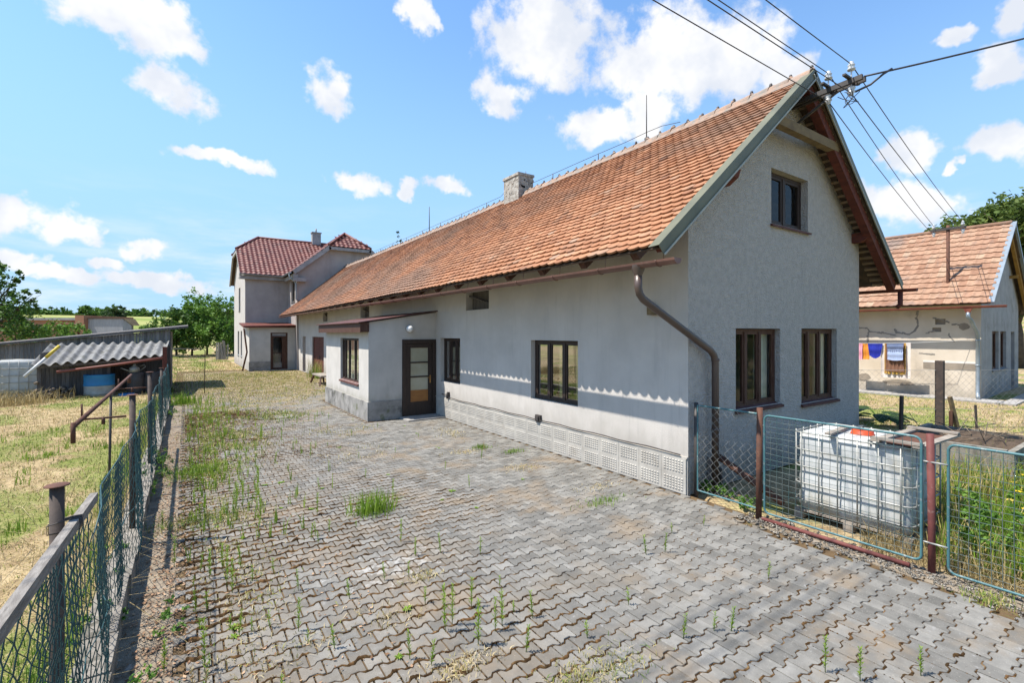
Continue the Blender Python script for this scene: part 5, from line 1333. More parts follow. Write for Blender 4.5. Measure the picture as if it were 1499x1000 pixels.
# ------------------------------------------------------------------ IBC water tank behind the fence
def tank(name, label, x0, y0, z0, lx, ly, h, ribs_y, full=True):
    t = thing(name, label, 'water tank', (x0 + lx / 2, y0 + ly / 2, z0))
    mb = MB(); x1, y1 = x0 + lx, y0 + ly; zb, zt = z0 + .10, z0 + h; r = .09
    def ring(z, ins, rr):
        pts = []
        for (cx, cy, a0) in ((x1 - rr, y1 - rr, 0), (x0 + rr, y1 - rr, 90), (x0 + rr, y0 + rr, 180), (x1 - rr, y0 + rr, 270)):
            for k in range(6):
                a = rad(a0 + 18 * k); pts.append((cx + (rr - ins) * math.cos(a), cy + (rr - ins) * math.sin(a), z))
        return pts
    lv = [(zb, .06), (zb + .03, .015), (zb + .08, .0)] + [(zb + .08 + (zt - zb - .16) * k / 12, .012 * (1 if k % 3 == 0 else 0)) for k in range(1, 12)] + [(zt - .08, 0), (zt - .03, .02), (zt, .075)]
    rings = [ring(z, i + .03, .12) for z, i in lv]; vs = [p for rg in rings for p in rg]; n = 24
    mb.smf = True; mb.add(vs, [(i * n + k, i * n + (k + 1) % n, (i + 1) * n + (k + 1) % n, (i + 1) * n + k) for i in range(len(rings) - 1) for k in range(n)]); mb.smf = False
    mb.poly(rings[-1]); mb.poly(rings[0][::-1])
    mb.build('bottle', M['tank'], t)
    cg = MB()
    for z in [z0 + .25 + (h - .27) * k / 4 for k in range(5)]:
        cg.tube(ring(z, -.004, .10) + [ring(z, -.004, .10)[0]], .010, 6, cap=False)
    for k in range(ribs_y):
        y = y0 + .1 + (ly - .2) * k / (ribs_y - 1)
        for x in (x0 - .012, x1 + .012): cg.tube([(x, y, z0 + .1), (x, y, z0 + h)], .009, 6)
    for k in range(5):
        x = x0 + .1 + (lx - .2) * k / 4
        for y in (y0 - .012, y1 + .012): cg.tube([(x, y, z0 + .1), (x, y, z0 + h)], .009, 6)
    for f in (.33, .66): cg.tube([(x0, y0 + ly * f, z0 + h + .008), (x1, y0 + ly * f, z0 + h + .008)], .012, 6)
    cg.build('cage', M['galv'], t)
    pl = MB()
    for y in (y0 + .06, y0 + ly / 2, y1 - .06): pl.box(x0, x1, y - .05, y + .05, z0, z0 + .09)
    for k in range(5): pl.box(x0 + .02 + k * (lx - .14) / 4, x0 + .12 + k * (lx - .14) / 4, y0, y1, z0 + .092, z0 + .115)
    pl.build('pallet', M['plank'], t)
    return t
TX, TY, TZ = 6.62, 1.90, -.03
tk = tank('water_tank', 'white plastic water tank in a caged frame with orange cap behind the mesh fence', TX, TY, TZ, 1.0, 1.25, 1.135, 6)
mb = MB(); mb.lathe((TX + .42, TY + .62, 1.10), [(.125, 0), (.13, .012), (.118, .018), (.115, .05), (.10, .058), (.0, .06)], 22); mb.build('cap', M['cap'], tk)
mb = MB()
for (p, q) in (((TX - .06, TY + .33, 1.135), (TX + 1.12, TY + .30, 1.14)), ((TX - .06, TY - .06, 1.13), (TX + 1.14, TY - .10, 1.135)), ((TX + 1.08, TY - .14, 1.165), (TX + 1.10, TY + .36, 1.165)), ((TX - .02, TY - .10, 1.16), (TX - .0, TY + .38, 1.16))):
    mb.beam(p, q, .085, .022)
solo('wooden_frame', mb, M['plank'], 'grey board frame laid over one end of the white tank', 'frame', (TX + .5, TY, 1.12))
mb = MB(); mb.box(TX + .05, TX + 1.04, TY - .02, TY + .27, 1.108, 1.118); solo('rusty_sheet', mb, M['rust'], 'brown rusty sheet inside the board frame on the tank', 'metal sheet', (TX + .5, TY + .1, 1.11))
mb = MB(); mb.beam((TX - .10, TY + .80, 1.135), (TX + .62, TY + .86, 1.14), .075, .022); solo('board', mb, M['plank'], 'single grey board lying across the tank top beside the cap', 'board', (TX + .2, TY + .8, 1.12))
# compost box, big-leaved plant
cb = thing('compost_bin', 'low concrete compost box with brown soil and twigs beyond the tank', 'compost bin', (11.2, 2.3, 0))
mb = MB(); mb.box(10.4, 12.3, 1.75, 1.83, -.1, .56); mb.box(10.4, 10.48, 1.83, 3.2, -.1, .58); mb.box(12.22, 12.3, 1.83, 3.2, -.1, .56); mb.box(10.4, 12.3, 3.2, 3.28, -.1, .58); mb.build('wall', M['concrete'], cb)
V = []; nx_ = 22
for j in range(nx_):
    for i in range(nx_):
        x = 10.48 + 1.74 * i / (nx_ - 1); y = 1.83 + 1.37 * j / (nx_ - 1); V.append((x, y, .50 + .12 * math.sin(math.pi * i / 21) * math.sin(math.pi * j / 21) + .05 * mnoise.noise(V3((x * 4, y * 4, 0)))))
np_mesh('soil', V, [(j * nx_ + i, j * nx_ + i + 1, (j + 1) * nx_ + i + 1, (j + 1) * nx_ + i) for j in range(nx_ - 1) for i in range(nx_ - 1)], M['soil'], cb, k=4, smooth=True)
mb = MB()
for q in range(36):
    p = V3((R.uniform(10.7, 12.1), R.uniform(1.9, 3.1), .6)); d = V3((R.gauss(0, 1), R.gauss(0, 1), R.uniform(-.1, .35))).normalized() * R.uniform(.2, .55); mb.tube([p, p + d], .006, 4)
mb.build('twigs', M['log'], cb)
def broadleaf(name, label, x, y, z, n, L, mat):
    t = thing(name, label, 'plant', (x, y, z)); mb = MB(); st = MB()
    for q in range(n):
        a = q * 2.4 + R.uniform(-.3, .3); e = R.uniform(.15, .6); d = V3((math.cos(a), math.sin(a), 0)); l = L * R.uniform(.6, 1.1)
        p0 = V3((x, y, z)); p1 = p0 + d * l * .45 + V3((0, 0, l * e)); p2 = p0 + d * l * 1.15 + V3((0, 0, l * (e * .5)))
        st.tube([p0, p1], [.012, .008], 5); side = V3((-d.y, d.x, 0)); mb.rv = R.random(); rows_ = []
        for k in range(7):
            u = k / 6; c = p1.lerp(p2, u) + V3((0, 0, .10 * l * math.sin(math.pi * u))); w = l * .26 * math.sin(math.pi * (u * .85 + .1)); rows_.append([c - side * w - V3((0, 0, .03)), c, c + side * w - V3((0, 0, .03))])
        mb.smf = True; mb.add([p for r_ in rows_ for p in r_], [(k * 3 + i, k * 3 + i + 1, k * 3 + i + 4, k * 3 + i + 3) for k in range(6) for i in range(2)])
    mb.build('leaves', M[mat], t); st.build('stems', M['leaf_bright'], t)
broadleaf('rhubarb', 'big dark leaved plant spreading on the lawn behind the tank', 15.35, 5.05, .0, 13, .75, 'leaf_dark')

# ------------------------------------------------------------------ neighbour's mesh fence
nf = thing('mesh_fence', 'thin wire mesh fence on a concrete post before the cream cottage', 'fence', (15.85, 3.99, 0))
mb = MB(); mb.box(15.77, 15.93, 3.91, 4.07, -.1, 1.68); mb.build('concrete_post', M['postgrey'], nf)
A_, B_ = V3((13.2, 5.79, 0)), V3((19.4, 1.58, 0)); LF = (B_ - A_).length; du = (B_ - A_).normalized(); wb = MB(); c = .085; n = int(LF / c)
for k in range(n + 1):
    pts = []; m = 17
    for q in range(m + 1):
        u = c * k + (c / 2 if (q + k) % 2 else -c / 2); p = A_ + du * u; pts.append((p.x, p.y, .02 + 1.42 * q / m))
    wb.tube(pts, .0028, 3, cap=False)
wb.build('wire_mesh', M['galv'], nf)
mb = MB()
for z in (.45, 1.44): mb.tube([A_ + V3((0, 0, z)), B_ + V3((0, 0, z))], .004, 4)
mb.build('tension_wire', M['galv'], nf)
for nm, p, q, w, mt, lab in (('stake', (14.15, 4.28, .0), (14.17, 4.27, .88), .06, 'postgrey', 'short dark stake in the lawn left of the concrete post'), ('stake', (15.3, 3.5, -.05), (15.1, 3.62, .86), .07, 'oldwood', 'leaning grey stake beside the concrete post'),
                            ('stake', (15.12, 3.6, -.05), (15.12, 3.6, .52), .07, 'frame_worn', 'short brown stump of a post between the leaning stake and the concrete post'), ('stake', (15.66, 3.26, -.05), (15.63, 3.28, .66), .035, 'iron', 'thin black iron stake standing alone right of the concrete post')):
    mb = MB(); mb.beam(p, q, w, w); solo(nm, mb, M[mt], lab, 'stake', p)

# ------------------------------------------------------------------ left fence
lf = thing('wire_fence', 'sagging dark green chain link fence with brown tube posts along the left of the drive', 'fence', (-.5, 7, 0))
for (y, h, r) in ((3.0, 1.67, .0265), (6.85, 1.68, .030), (10.1, 1.72, .032), (15.0, 1.5, .032)):
    mb = MB(); mb.tube([(-.485, y, -.1), (-.485, y, h)], r, 14); p = mb.build('post', M['postgrey'], lf)
    mb = MB(); mb.lathe((-.485, y, h), [(0, .001), (r * 1.75, .0005), (r * 1.78, .003), (r * 1.6, .006), (0, .008)], 16); mb.build('post_cap', M['rust'], p)
mb = MB(); mb.beam((-.56, 20.0, -.1), (-.56, 20.0, 1.92), .12, .12); mb.build('post', M['redwood'], lf)
mb = MB()
rp = [(-.42, .5, 1.645), (-.42, 1.9, 1.56), (-.422, 3.56, 1.45)]
for a_, b_ in zip(rp[:-1], rp[1:]): mb.beam(a_, b_, .034, .046)
ra = mb.build('top_rail', M['railwood'], lf)
mb = MB()
for y in (2.97, 3.0, 3.03):
    z = 1.56 - (y - 1.9) / 1.66 * .11
    mb.tube([(-.401, y, z + .026), (-.44, y, z + .026), (-.514, y, z + .01), (-.514, y, z - .03), (-.401, y, z - .026), (-.401, y, z + .026)], .003, 4)
mb.build('binding_wire', M['iron'], ra)
def mtop(y): return (1.645 - (y - .5) * .0607 - .05) if y < 1.9 else ((1.56 - (y - 1.9) * .0663 - .05) if y < 3.56 else 1.25 + .09 * min(1, (y - 3.56) / .9) + .03 * math.sin(y * 1.1))
def mx(y, z): return -.425 + (.05 * math.sin(y * 2.1 + 1) + .035 * math.sin(y * 5.3)) * (1 - abs(z / 1.35 - .45)) - .03 * (z / 1.4)
wb = MB(); y = .55; k = 0
bunch = (2.55, 4.62, 5.0, 6.7, 9.2)
while y < 19.9:
    c = .05 if y < 6 else (.062 if y < 11 else .085)
    step_ = c * (.42 if any(abs(y - b_) < .13 for b_ in bunch) else 1)
    zt = mtop(y); m = int((zt - .12) / c); pts = []
    for q in range(m + 1):
        z = zt - (zt - .12) * q / m; yy = y + (c / 2 if (q + k) % 2 else -c / 2) + .02 * math.sin(z * 7 + y)
        pts.append((mx(yy, z) + (.004 if q % 2 else -.004), yy, z))
    wb.tube(pts, .0026 if y < 6 else .0036, 4 if y < 6 else 3, cap=False); y += step_; k += 1
wb.build('wire_mesh', M['greenwire'], lf)
mb = MB(); mb.tube([(mx(y, mtop(y)), y, mtop(y)) for y in np.arange(3.6, 19.9, .4)], .004, 5); mb.tube([(mx(y, .6), y, .7 + .05 * math.sin(y)) for y in np.arange(.6, 19.9, .3)], .003, 5)
mb.build('tension_wire', M['greenwire'], lf)
# kerb wall and strip below it
kb = MB()
ys = np.arange(-2, 20.2, .5)
for y0_, y1_ in zip(ys[:-1], ys[1:]):
    dx = .012 * math.sin(y0_ * 2.3); kb.box(-.60 + dx, -.40 + dx, y0_, y1_ - .004, -.1, .20 + .012 * math.sin(y0_ * 1.7))
o = kb.build('kerb', M['kerb']); tag(o, kind='structure')
sb = MB(); sb.box(-.42, -.075, -3, 21, -.09, -.004); o = sb.build('edging_strip', M['edging']); tag(o, kind='structure')
# litter of dead leaves on the strip
V = []; F = []; Rn = []
for q in range(4200):
    y = 1 + 13 * R.random() ** 1.6; x = -.16 + R.gauss(0, .11) if R.random() < .75 else R.uniform(-.35, 1.4)
    if x < -.4: continue
    s = R.uniform(.008, .024); a_ = R.uniform(0, 6.28); tl_ = R.uniform(-.4, .4); b = len(V)
    for (u, v) in ((-1, 0), (0, .5), (1, 0), (0, -.5)): V.append((x + s * (u * math.cos(a_) - v * math.sin(a_)), y + s * (u * math.sin(a_) + v * math.cos(a_)), .004 + abs(u) * s * .3 * R.random() + .006 * R.random()))
    F.append((b, b + 1, b + 2, b + 3)); Rn += [R.random()] * 4
o = np_mesh('leaf_litter', V, F, M['litter'], rnd=Rn, k=4); tag(o, 'dead brown leaves scattered along the concrete edging strip', 'leaf litter', kind='stuff')
# trellis pipe beyond the fence
tp = thing('trellis', 'rusty pipe rail on thin rods standing beyond the green wire fence', 'trellis', (-.9, 9, 0))
mb = MB(); mb.tube([(-.9, 6.28, 1.46), (-.9, 9.3, 1.49), (-.9, 12.41, 1.53)], .023, 10); mb.tube([(-.9, 6.28, 1.50), (-.9, 6.28, 1.30)], .020, 10); mb.tube([(-.9, 12.0, 1.53), (-.9, 12.0, 1.40)], .03, 8); mb.build('rail', M['rust'], tp)
mb = MB(); mb.tube([(-.9, 8.95, .0), (-.88, 8.98, 1.47)], .016, 8); mb.build('rod', M['iron'], tp)
for y in (6.98, 10.5):
    mb = MB(); mb.tube([(-.95, y, 1.43), (-.55, y, 1.43)], .012, 6); mb.tube([(-.75, y, 1.44), (-.75, y, 1.36)], .018, 6); mb.tube([(-.93, y, 1.43), (-.93, y, 1.60)], .010, 6); mb.build('arm', M['rust'], tp)
# thin wire gate at the end of the fence
wg = thing('wire_gate', 'rusty tube gate with thin wire mesh standing open by the shed', 'gate', (-.4, 22.2, 0))
mb = MB(); mb.tube([(-.44, 22.2, .12), (-.44, 22.2, 1.72), (-.38, 22.2, 1.79), (.58, 22.15, 1.77), (.65, 22.15, 1.70), (.63, 22.15, .05)], .016, 6); mb.tube([(-.44, 22.2, 1.53), (.64, 22.15, 1.5)], .009, 5); mb.build('frame', M['iron'], wg)
mb = MB()
for k in range(12):
    x = -.44 + k * .09; mb.tube([(x + (.045 if q % 2 else 0), 22.18, .15 + q * .09) for q in range(16)], .0022, 3, cap=False)
mb.build('wire_mesh', M['iron'], wg)
# ------------------------------------------------------------------ sheds on the left
ls = thing('lean_to', 'low open lean-to with wavy grey fibre cement roof and red front gutter', 'shed', (-2.3, 23, 0))
BL, BR_, TR, TL = V3((-4.25, 22.3, 1.27)), V3((-.62, 22.3, 1.55)), V3((-.54, 24.9, 2.02)), V3((-4.2, 24.9, 1.95))
mb = MB(); nxs = 22 * 8; nys = 8; vs = []
for i in range(nxs + 1):
    for k in range(nys + 1):
        u = i / nxs; v = k / nys; p = BL.lerp(BR_, u).lerp(TL.lerp(TR, u), v); vs.append(p + V3((0, 0, .055 * math.cos(2 * math.pi * u * 12) + .015 * mnoise.noise(V3((u * 3, v * 3, 1))) + (.02 if v < .5 else 0))))
mb.smf = True; n1_ = nys + 1
mb.add(vs + [v - V3((0, 0, .012)) for v in vs], [(i * n1_ + k, (i + 1) * n1_ + k, (i + 1) * n1_ + k + 1, i * n1_ + k + 1) for i in range(nxs) for k in range(nys)] + [(len(vs) + i * n1_, i * n1_, (i + 1) * n1_, len(vs) + (i + 1) * n1_) for i in range(nxs)])
mb.smf = False; mb.build('roof', M['asbestos'], ls)
mb = MB(); mb.tube([(-3.6, 22.2, 1.06), (-2, 22.22, 1.26), (-.62, 22.25, 1.46)], .045, 10); mb.build('front_rail', M['redpipe'], ls)
mb = MB()
for k in range(18):
    x = -4.1 + k * .1; mb.rv = R.random(); mb.box(x, x + .094, 23.0, 23.03, -.1, 1.35)
mb.box(-4.15, -4.1, 23.0, 24.8, -.1, 1.7); 
for k in range(36):
    x = -4.1 + k * .1; mb.rv = R.random() * .5; mb.box(x, x + .094, 24.8, 24.83, -.1, 1.85)
mb.build('plank_wall', M['plankdark'], ls)
for (x, y, h, w) in ((-4.1, 22.6, 1.3, .1), (-2.3, 22.9, 1.5, .08), (-.66, 22.5, 1.5, .09), (-.62, 24.6, 2.0, .1), (-4.1, 24.6, 1.85, .1)): mb = MB(); mb.beam((x, y, -.1), (x, y, h), w, w); mb.build('post', M['plankdark'], ls)
mb = MB(); mb.beam((-4.2, 22.45, 1.22), (-.6, 22.45, 1.48), .07, .09); mb.build('beam', M['plankdark'], ls)
mb = MB(); mb.box(-.70, -.62, 22.35, 22.40, 1.1, 1.45); mb.build('red_board', M['redpipe'], ls)
ps = thing('plank_shed', 'dark board shed with sloping felt roof rising behind the lean-to', 'shed', (-2.6, 26, 0))
mb = MB(); rl = lambda x: 1.93 + (x + 5.6) * .118
for k in range(52):
    x = -5.7 + k * .1; mb.rv = R.random(); mb.add([(x, 25.2, -.1), (x + .093, 25.2, -.1), (x + .093, 25.2, rl(x + .093)), (x, 25.2, rl(x)), (x, 25.23, -.1), (x + .093, 25.23, -.1), (x + .093, 25.23, rl(x + .093)), (x, 25.23, rl(x))], [(0, 1, 2, 3), (7, 6, 5, 4), (0, 4, 5, 1), (1, 5, 6, 2), (3, 2, 6, 7), (0, 3, 7, 4)])
mb.box(-.53, -.50, 25.2, 29, -.1, 2.45); mb.build('board_wall', M['plankgrey'], ps)
mb = MB(); mb.add([(-6.2, 25.0, rl(-6.2) + .01), (.12, 25.0, rl(.12) + .01), (.12, 29, rl(.12) + .1), (-6.2, 29, rl(-6.2) + .1), (-6.2, 25.0, rl(-6.2) + .09), (.12, 25.0, rl(.12) + .10), (.12, 29, rl(.12) + .2), (-6.2, 29, rl(-6.2) + .18)], [(3, 2, 1, 0), (4, 5, 6, 7), (0, 1, 5, 4), (1, 2, 6, 5), (2, 3, 7, 6), (3, 0, 4, 7)]); mb.build('roof', M['plankdark'], ps)
# things in and by the sheds
dm = thing('drum', 'big drum with blue upper half and pale lower half under the lean-to', 'drum', (-2.55, 22.75, 0))
mb = MB(); mb.lathe((-2.55, 22.75, 0), [(.0, .0), (.43, .0), (.44, .03), (.435, .2), (.45, .22), (.435, .24), (.435, .5)], 26); mb.build('lower_half', M['drumw'], dm)
mb = MB(); mb.lathe((-2.55, 22.75, 0), [(.437, .5), (.452, .53), (.437, .56), (.437, .86), (.45, .88), (.43, .9), (.40, .86), (0, .86)], 26); mb.build('upper_half', M['blue'], dm)
tank('water_tank', 'far dirty white caged water tank left of the lean-to', -5.25, 23.0, .2, 1.15, 1.0, 1.25, 5)
mb = MB(); 
for q in range(46):
    x, z = -3.75 + R.gauss(0, .22), .05 + abs(R.gauss(0, .26)); mb.lathe((x, 22.55, z), [(0, -.2), (.05, -.2), (.055, .2), (0, .2)], 7, 'y')
solo('firewood', mb, M['log'], 'heap of split firewood at the left front of the lean-to', 'firewood', (-3.7, 22.5, 0))
mb = MB(); p, q = V3((-4.35, 22.0, .95)), V3((-3.55, 22.35, 1.95)); mb.tube([p, p.lerp(q, .6)], .045, 8); mb.mi = 1; mb.tube([p.lerp(q, .6), q], .05, 8)
solo('pole', mb, [M['whitep'], M['yellow']], 'white pole with yellow tip propped on the lean-to roof', 'pole', (-4.0, 22.2, .9))
kt = thing('watering_can', 'pale metal watering can standing on black bins under the lean-to', 'watering can', (-1.55, 22.7, .95))
mb = MB(); mb.lathe((-1.55, 22.7, .93), [(0, 0), (.16, 0), (.15, .16), (.10, .2), (.04, .26), (.05, .3), (0, .31)], 16); mb.build('body', M['galv'], kt)
mb = MB(); mb.tube([(-1.38, 22.7, .98), (-1.22, 22.7, 1.12), (-1.25, 22.7, 1.2), (-1.4, 22.7, 1.14)], .012, 6); mb.tube([(-1.7, 22.7, .98), (-1.95, 22.7, 1.1)], [.03, .015], 6); mb.build('handle', M['galv'], kt)
for (x, lab) in ((-1.5, 'black barrel below the watering can under the lean-to'), (-1.0, 'black barrel at the right end under the lean-to')):
    mb = MB(); mb.lathe((x, 22.75, 0), [(0, 0), (.26, 0), (.28, .3), (.285, .6), (.26, .9), (.24, .92), (0, .92)], 20); solo('barrel', mb, M['iron'], lab, 'barrel', (x, 22.75, 0), 'black barrels under the lean-to')
mb = MB(); mb.lathe((-1.75, 22.3, .02), [(0, .03), (.16, .0), (.24, .16), (.22, .17), (.16, .06), (0, .05)], 18); solo('tub', mb, M['blue'], 'small blue tub in the grass before the blue drum', 'tub', (-1.75, 22.3, .02))
mb = MB(); mb.beam((-3.3, 22.2, .12), (-2.75, 22.25, .16), .16, .05); solo('board', mb, M['yellow'], 'short yellow board lying in the grass before the lean-to', 'board', (-3, 22.2, .1))
# orange garage and grey barn far left
og = thing('garage', 'flat roofed orange rendered outbuilding far left behind the bushes', 'building', (-11, 68, 0))
vx = V3((4.52, -3.08, 0)).normalized(); vn = V3((-vx.y, vx.x, 0)) * -1; oo = V3((-12.95, 69.28, 0))
mb = MB(); mb.lbox(oo, vx, vn, -6, 4.7, -6, 0, -.5, 3.75); mb.lbox(oo, vx, vn, 4.7, 5.6, -6, .5, -.5, 4.25); mb.build('wall', M['orangehouse'], og)
mb = MB(); mb.lbox(oo, vx, vn, -6.2, 4.7, -6.1, .25, 3.75, 4.0); mb.build('roof', M['cornice'], og)
mb = MB(); mb.tube([oo + vx * 3 + vn * .1 + V3((0, 0, 3.4)), oo + vx * 4.9 + vn * .62 + V3((0, 0, 3.3)), oo + vx * 5.1 + vn * .62 + V3((0, 0, 3.0)), oo + vx * 5.1 + vn * .62 + V3((0, 0, 0))], .09, 8); mb.build('downpipe', M['redwood'], og)
gb = thing('barn', 'silver grey boarded barn beside the orange outbuilding', 'barn', (-6.5, 65, 0)); ob = oo + vx * 5.62
mb = MB(); mb.lbox(ob, vx, vn, 0, 3.6, -1.4, 0, -.5, 3.9)
mb.add([ob + vx * 3.6 + vn * 0 + V3((0, 0, z)) for z in (-.5, 3.9)] + [ob + vx * 4.2 + vn * -.4 + V3((0, 0, z)) for z in (-.5, 3.2)], [(0, 2, 3, 1)]); mb.build('board_wall', M['greyboard'], gb)
mb = MB(); mb.lbox(ob, vx, vn, 1.9, 3.0, .002, .05, .4, 1.9); mb.build('opening', M['iron'], gb)
mb = MB(); mb.add([ob + vx * u + vn * n_ + V3((0, 0, z)) for (u, n_, z) in ((-.1, .1, 3.92), (3.7, .1, 3.92), (4.3, -.4, 3.2), (4.3, -1.4, 3.2), (3.7, -1.5, 3.92), (-.1, -1.5, 3.92))], [(0, 1, 4, 5), (1, 2, 3, 4)]); mb.build('roof', M['oldwood'], gb)
# stack of planks by the far house, bench
mb = MB()
for q in range(9): mb.beam((2.35 + q * .11, 51.0 + R.uniform(-.2, .2), 0), (2.30 + q * .11 + R.uniform(-.15, .15), 51.2, 1.55 + R.uniform(-.2, .2)), .10, .05)
solo('plank_stack', mb, M['plank'], 'bundle of upright grey planks standing in the grass left of the far house', 'planks', (2.7, 51, 0))
be = thing('bench', 'rough wooden bench with splayed legs against the farmhouse wall behind the porch', 'bench', (5.35, 23.5, 0))
mb = MB(); mb.box(5.05, 5.55, 22.7, 24.5, .40, .46); mb.build('seat', M['plank'], be)
for (x, y) in ((5.1, 22.9), (5.5, 22.9), (5.1, 24.3), (5.5, 24.3)):
    mb = MB(); mb.beam((x, y, .42), (x + (x - 5.3) * .5, y + (-.25 if y < 23.6 else .25), 0), .07, .07); mb.build('leg', M['frame_worn'], be)
mb = MB(); mb.box(2.1, 2.55, 14.7, 15.25, .004, .014); solo('drain_cover', mb, M['concrete'], 'pale rectangular concrete cover set in the paving', 'cover', (2.4, 15, 0))

# ------------------------------------------------------------------ trees and bushes
def at(px, py, z):
    r = (px - 749.5) / 704.2 * z; a = rad(34.22); return (z * math.sin(a) + r * math.cos(a), z * math.cos(a) - r * math.sin(a), 2.37 + (488.3 - py) / 704.2 * z)
def bush_blobs(n, rx, rz_, zc, rb):
    return [(R.gauss(0, rx * .45), R.gauss(0, rx * .45), zc + R.gauss(0, rz_ * .42), rb * R.uniform(.7, 1.25)) for _ in range(n)]
x, y, _ = at(-30, 450, 25); tree('tree', 'dark leafy tree at the left edge behind the far tank', 'tree', x, y, .05, 5.0, [(0, 0, 3.2, 1.5), (.9, -.4, 2.6, 1.2), (1.4, -.9, 3.6, .9), (-1, .5, 3.8, 1.3), (.5, -.2, 4.6, .9), (1.9, -1.3, 2.3, .9), (1.2, -.8, 4.9, .5), (2.0, -1.3, 3.9, .5), (.5, -.3, 5.4, .8), (1.5, -1.0, 5.2, .5), (2.3, -1.5, 4.4, .4)], 5200, .10, 'leaf_mid', .12)
x, y, _ = at(82, 490, 33); tree('bush', 'bright green bush between the dark left tree and the orange outbuilding', 'bush', x, y, .05, 2.8, [(-1.1, .7, 2.3, .8), (0, 0, 2.5, .9), (1.0, -.7, 2.4, .8), (.5, -.3, 1.4, .9), (-1.7, 1.1, 1.8, .8), (1.5, -1.0, 1.6, .7)], 3600, .10, 'leaf_bright', .06)
for (px, dz, h, rb, lf_, lab) in ((258, 49, 4.6, 1.5, 'leaf_mid', 'lower mid green tree at the left end of the clump past the gate'), (281, 52, 6.3, 1.8, 'leaf_bright', 'tallest bright green tree in the clump past the gate'), (303, 54, 5.6, 1.8, 'leaf_mid', 'rounded mid green tree in the middle of the clump past the gate'), (326, 51, 5.7, 1.7, 'leaf_bright', 'bright green tree right of the clump, beside the far house wall'), (342, 57, 6.0, 1.8, 'leaf_mid', 'mid green tree partly hidden by the far house')):
    x, y, _ = at(px, 470, dz); tree('tree', lab, 'tree', x, y, .0, h, bush_blobs(11, 1.9, h * .55, h * .52, rb * .75) + [(0, 0, h * .86, rb * .5)], 3800, .17, lf_, .09, 'trees past the gate')
x, y, _ = at(223, 480, 60); tree('bush', 'small green bush in the field left of the tree clump', 'bush', x, y, .3, 3.0, bush_blobs(6, 1.2, 2.0, 1.6, .9), 900, .18, 'leaf_mid', .06)
x, y, _ = at(167, 462, 150); tree('tree', 'grey green tree standing above the barn roof on the skyline', 'tree', x, y, ground_h(x, y), 7.5, bush_blobs(9, 3.2, 3.0, 4.2, 2.0), 1500, .4, 'leaf_dark', .2)
x, y, _ = at(1490, 350, 33); tree('tree', 'large walnut-like green tree rising behind the pink cottage roof', 'tree', x, y, 0, 11.5, [(R.gauss(0, 2.3), R.gauss(0, 2.3), 8.3 + R.gauss(0, 1.9), R.uniform(1.1, 1.9)) for _ in range(24)] + [(-2.6, 1.8, 9.2, 1.5), (-3.0, 2.0, 8.0, 1.2), (-1.6, 1.0, 9.8, 1.3), (-2.2, 1.5, 7.4, 1.3), (-.6, .4, 9.0, 1.7), (.2, 0, 10.2, 1.5), (-1.2, .8, 8.2, 1.7), (-1, .7, 10.5, 1.2), (-1.8, 1.3, 5.5, 1.6), (-2.2, 1.5, 6.6, 1.4)], 22000, .17, 'leaf_yel', .28)
x, y, _ = at(582, 355, 60); tree('spruce', 'tip of a dark conifer showing above the long tiled roof', 'tree', x, y, 0, 15.2, [(0, 0, 15.0 - k * .55, .12 + k * .12) for k in range(24)], 4200, .22, 'leaf_dark', .2, flat=.5, limbs=False)

# garden trees opposite the gable, seen mirrored in its windows
for (x, y, h, lab) in ((19.5, -3.6, 4.2, 'leafy garden tree mirrored in the near gable window'), (24, -5.5, 5.2, 'tall garden tree mirrored in the gable windows'), (29, -6.5, 4.6, 'garden tree farthest from the gable, mirrored in its panes')):
    tree('tree', lab, 'tree', x, y, 0, h, bush_blobs(9, 1.5, h * .5, h * .58, 1.2), 1700, .15, 'leaf_mid', .1, 'garden trees opposite the gable')

# ------------------------------------------------------------------ weeds in the paving
def weed_mesh(h, n, r=.5, mat='weed'):
    mb = MB(); mb.rv = .5; p0 = V3((0, 0, -.01)); lean = V3((R.uniform(-.12, .12), R.uniform(-.12, .12), 1)) * h
    mb.tube([p0, p0 + lean * .5, p0 + lean], [.0035, .003, .0015], 4)
    for k in range(n):
        u = .12 + .88 * k / n; a = k * 2.4 + R.uniform(-.4, .4); c = p0 + lean * u; L = (.036 + .03 * R.random()) * (1.05 - .5 * abs(u - .45)) * (h / .3) ** .4; up = R.uniform(.8, 2.4)
        d = V3((math.cos(a), math.sin(a), up)).normalized(); s = V3((-math.sin(a), math.cos(a), 0)) * (.0034 + .0022 * R.random()); mb.rv = R.uniform(.15, .95)
        m_ = c + d * L * .5; t_ = c + d * L - V3((0, 0, L * .25)); mb.add([c, m_ - s, t_, m_ + s], [(0, 1, 2, 3)])
    return mb
def rosette():
    mb = MB()
    for k in range(13):
        a = k * 2.4; L = R.uniform(.03, .065); d = V3((math.cos(a), math.sin(a), R.uniform(.1, .7))).normalized(); s_ = V3((-math.sin(a), math.cos(a), 0)) * R.uniform(.006, .011); mb.rv = R.uniform(.1, .8)
        mb.add([V3((0, 0, 0)), d * L * .55 - s_, d * L - V3((0, 0, L * .2)), d * L * .55 + s_], [(0, 1, 2, 3)])
    return mb
protos = []
for k, (h, n) in enumerate(((.10, 12), (.15, 22), (.20, 32), (.27, 44), (.37, 62), (.20, 22))):
    protos.append((h, weed_mesh(h, n)))
wmesh = []
for k in range(2): protos.append((.1, rosette()))
protos.append((.22, weed_mesh(.22, 26))); protos.append((.16, weed_mesh(.16, 20)))
GRP = 'weeds sprouting from the paving joints'
LBL = 'slender bright green weed sprouting from a joint of the paving'
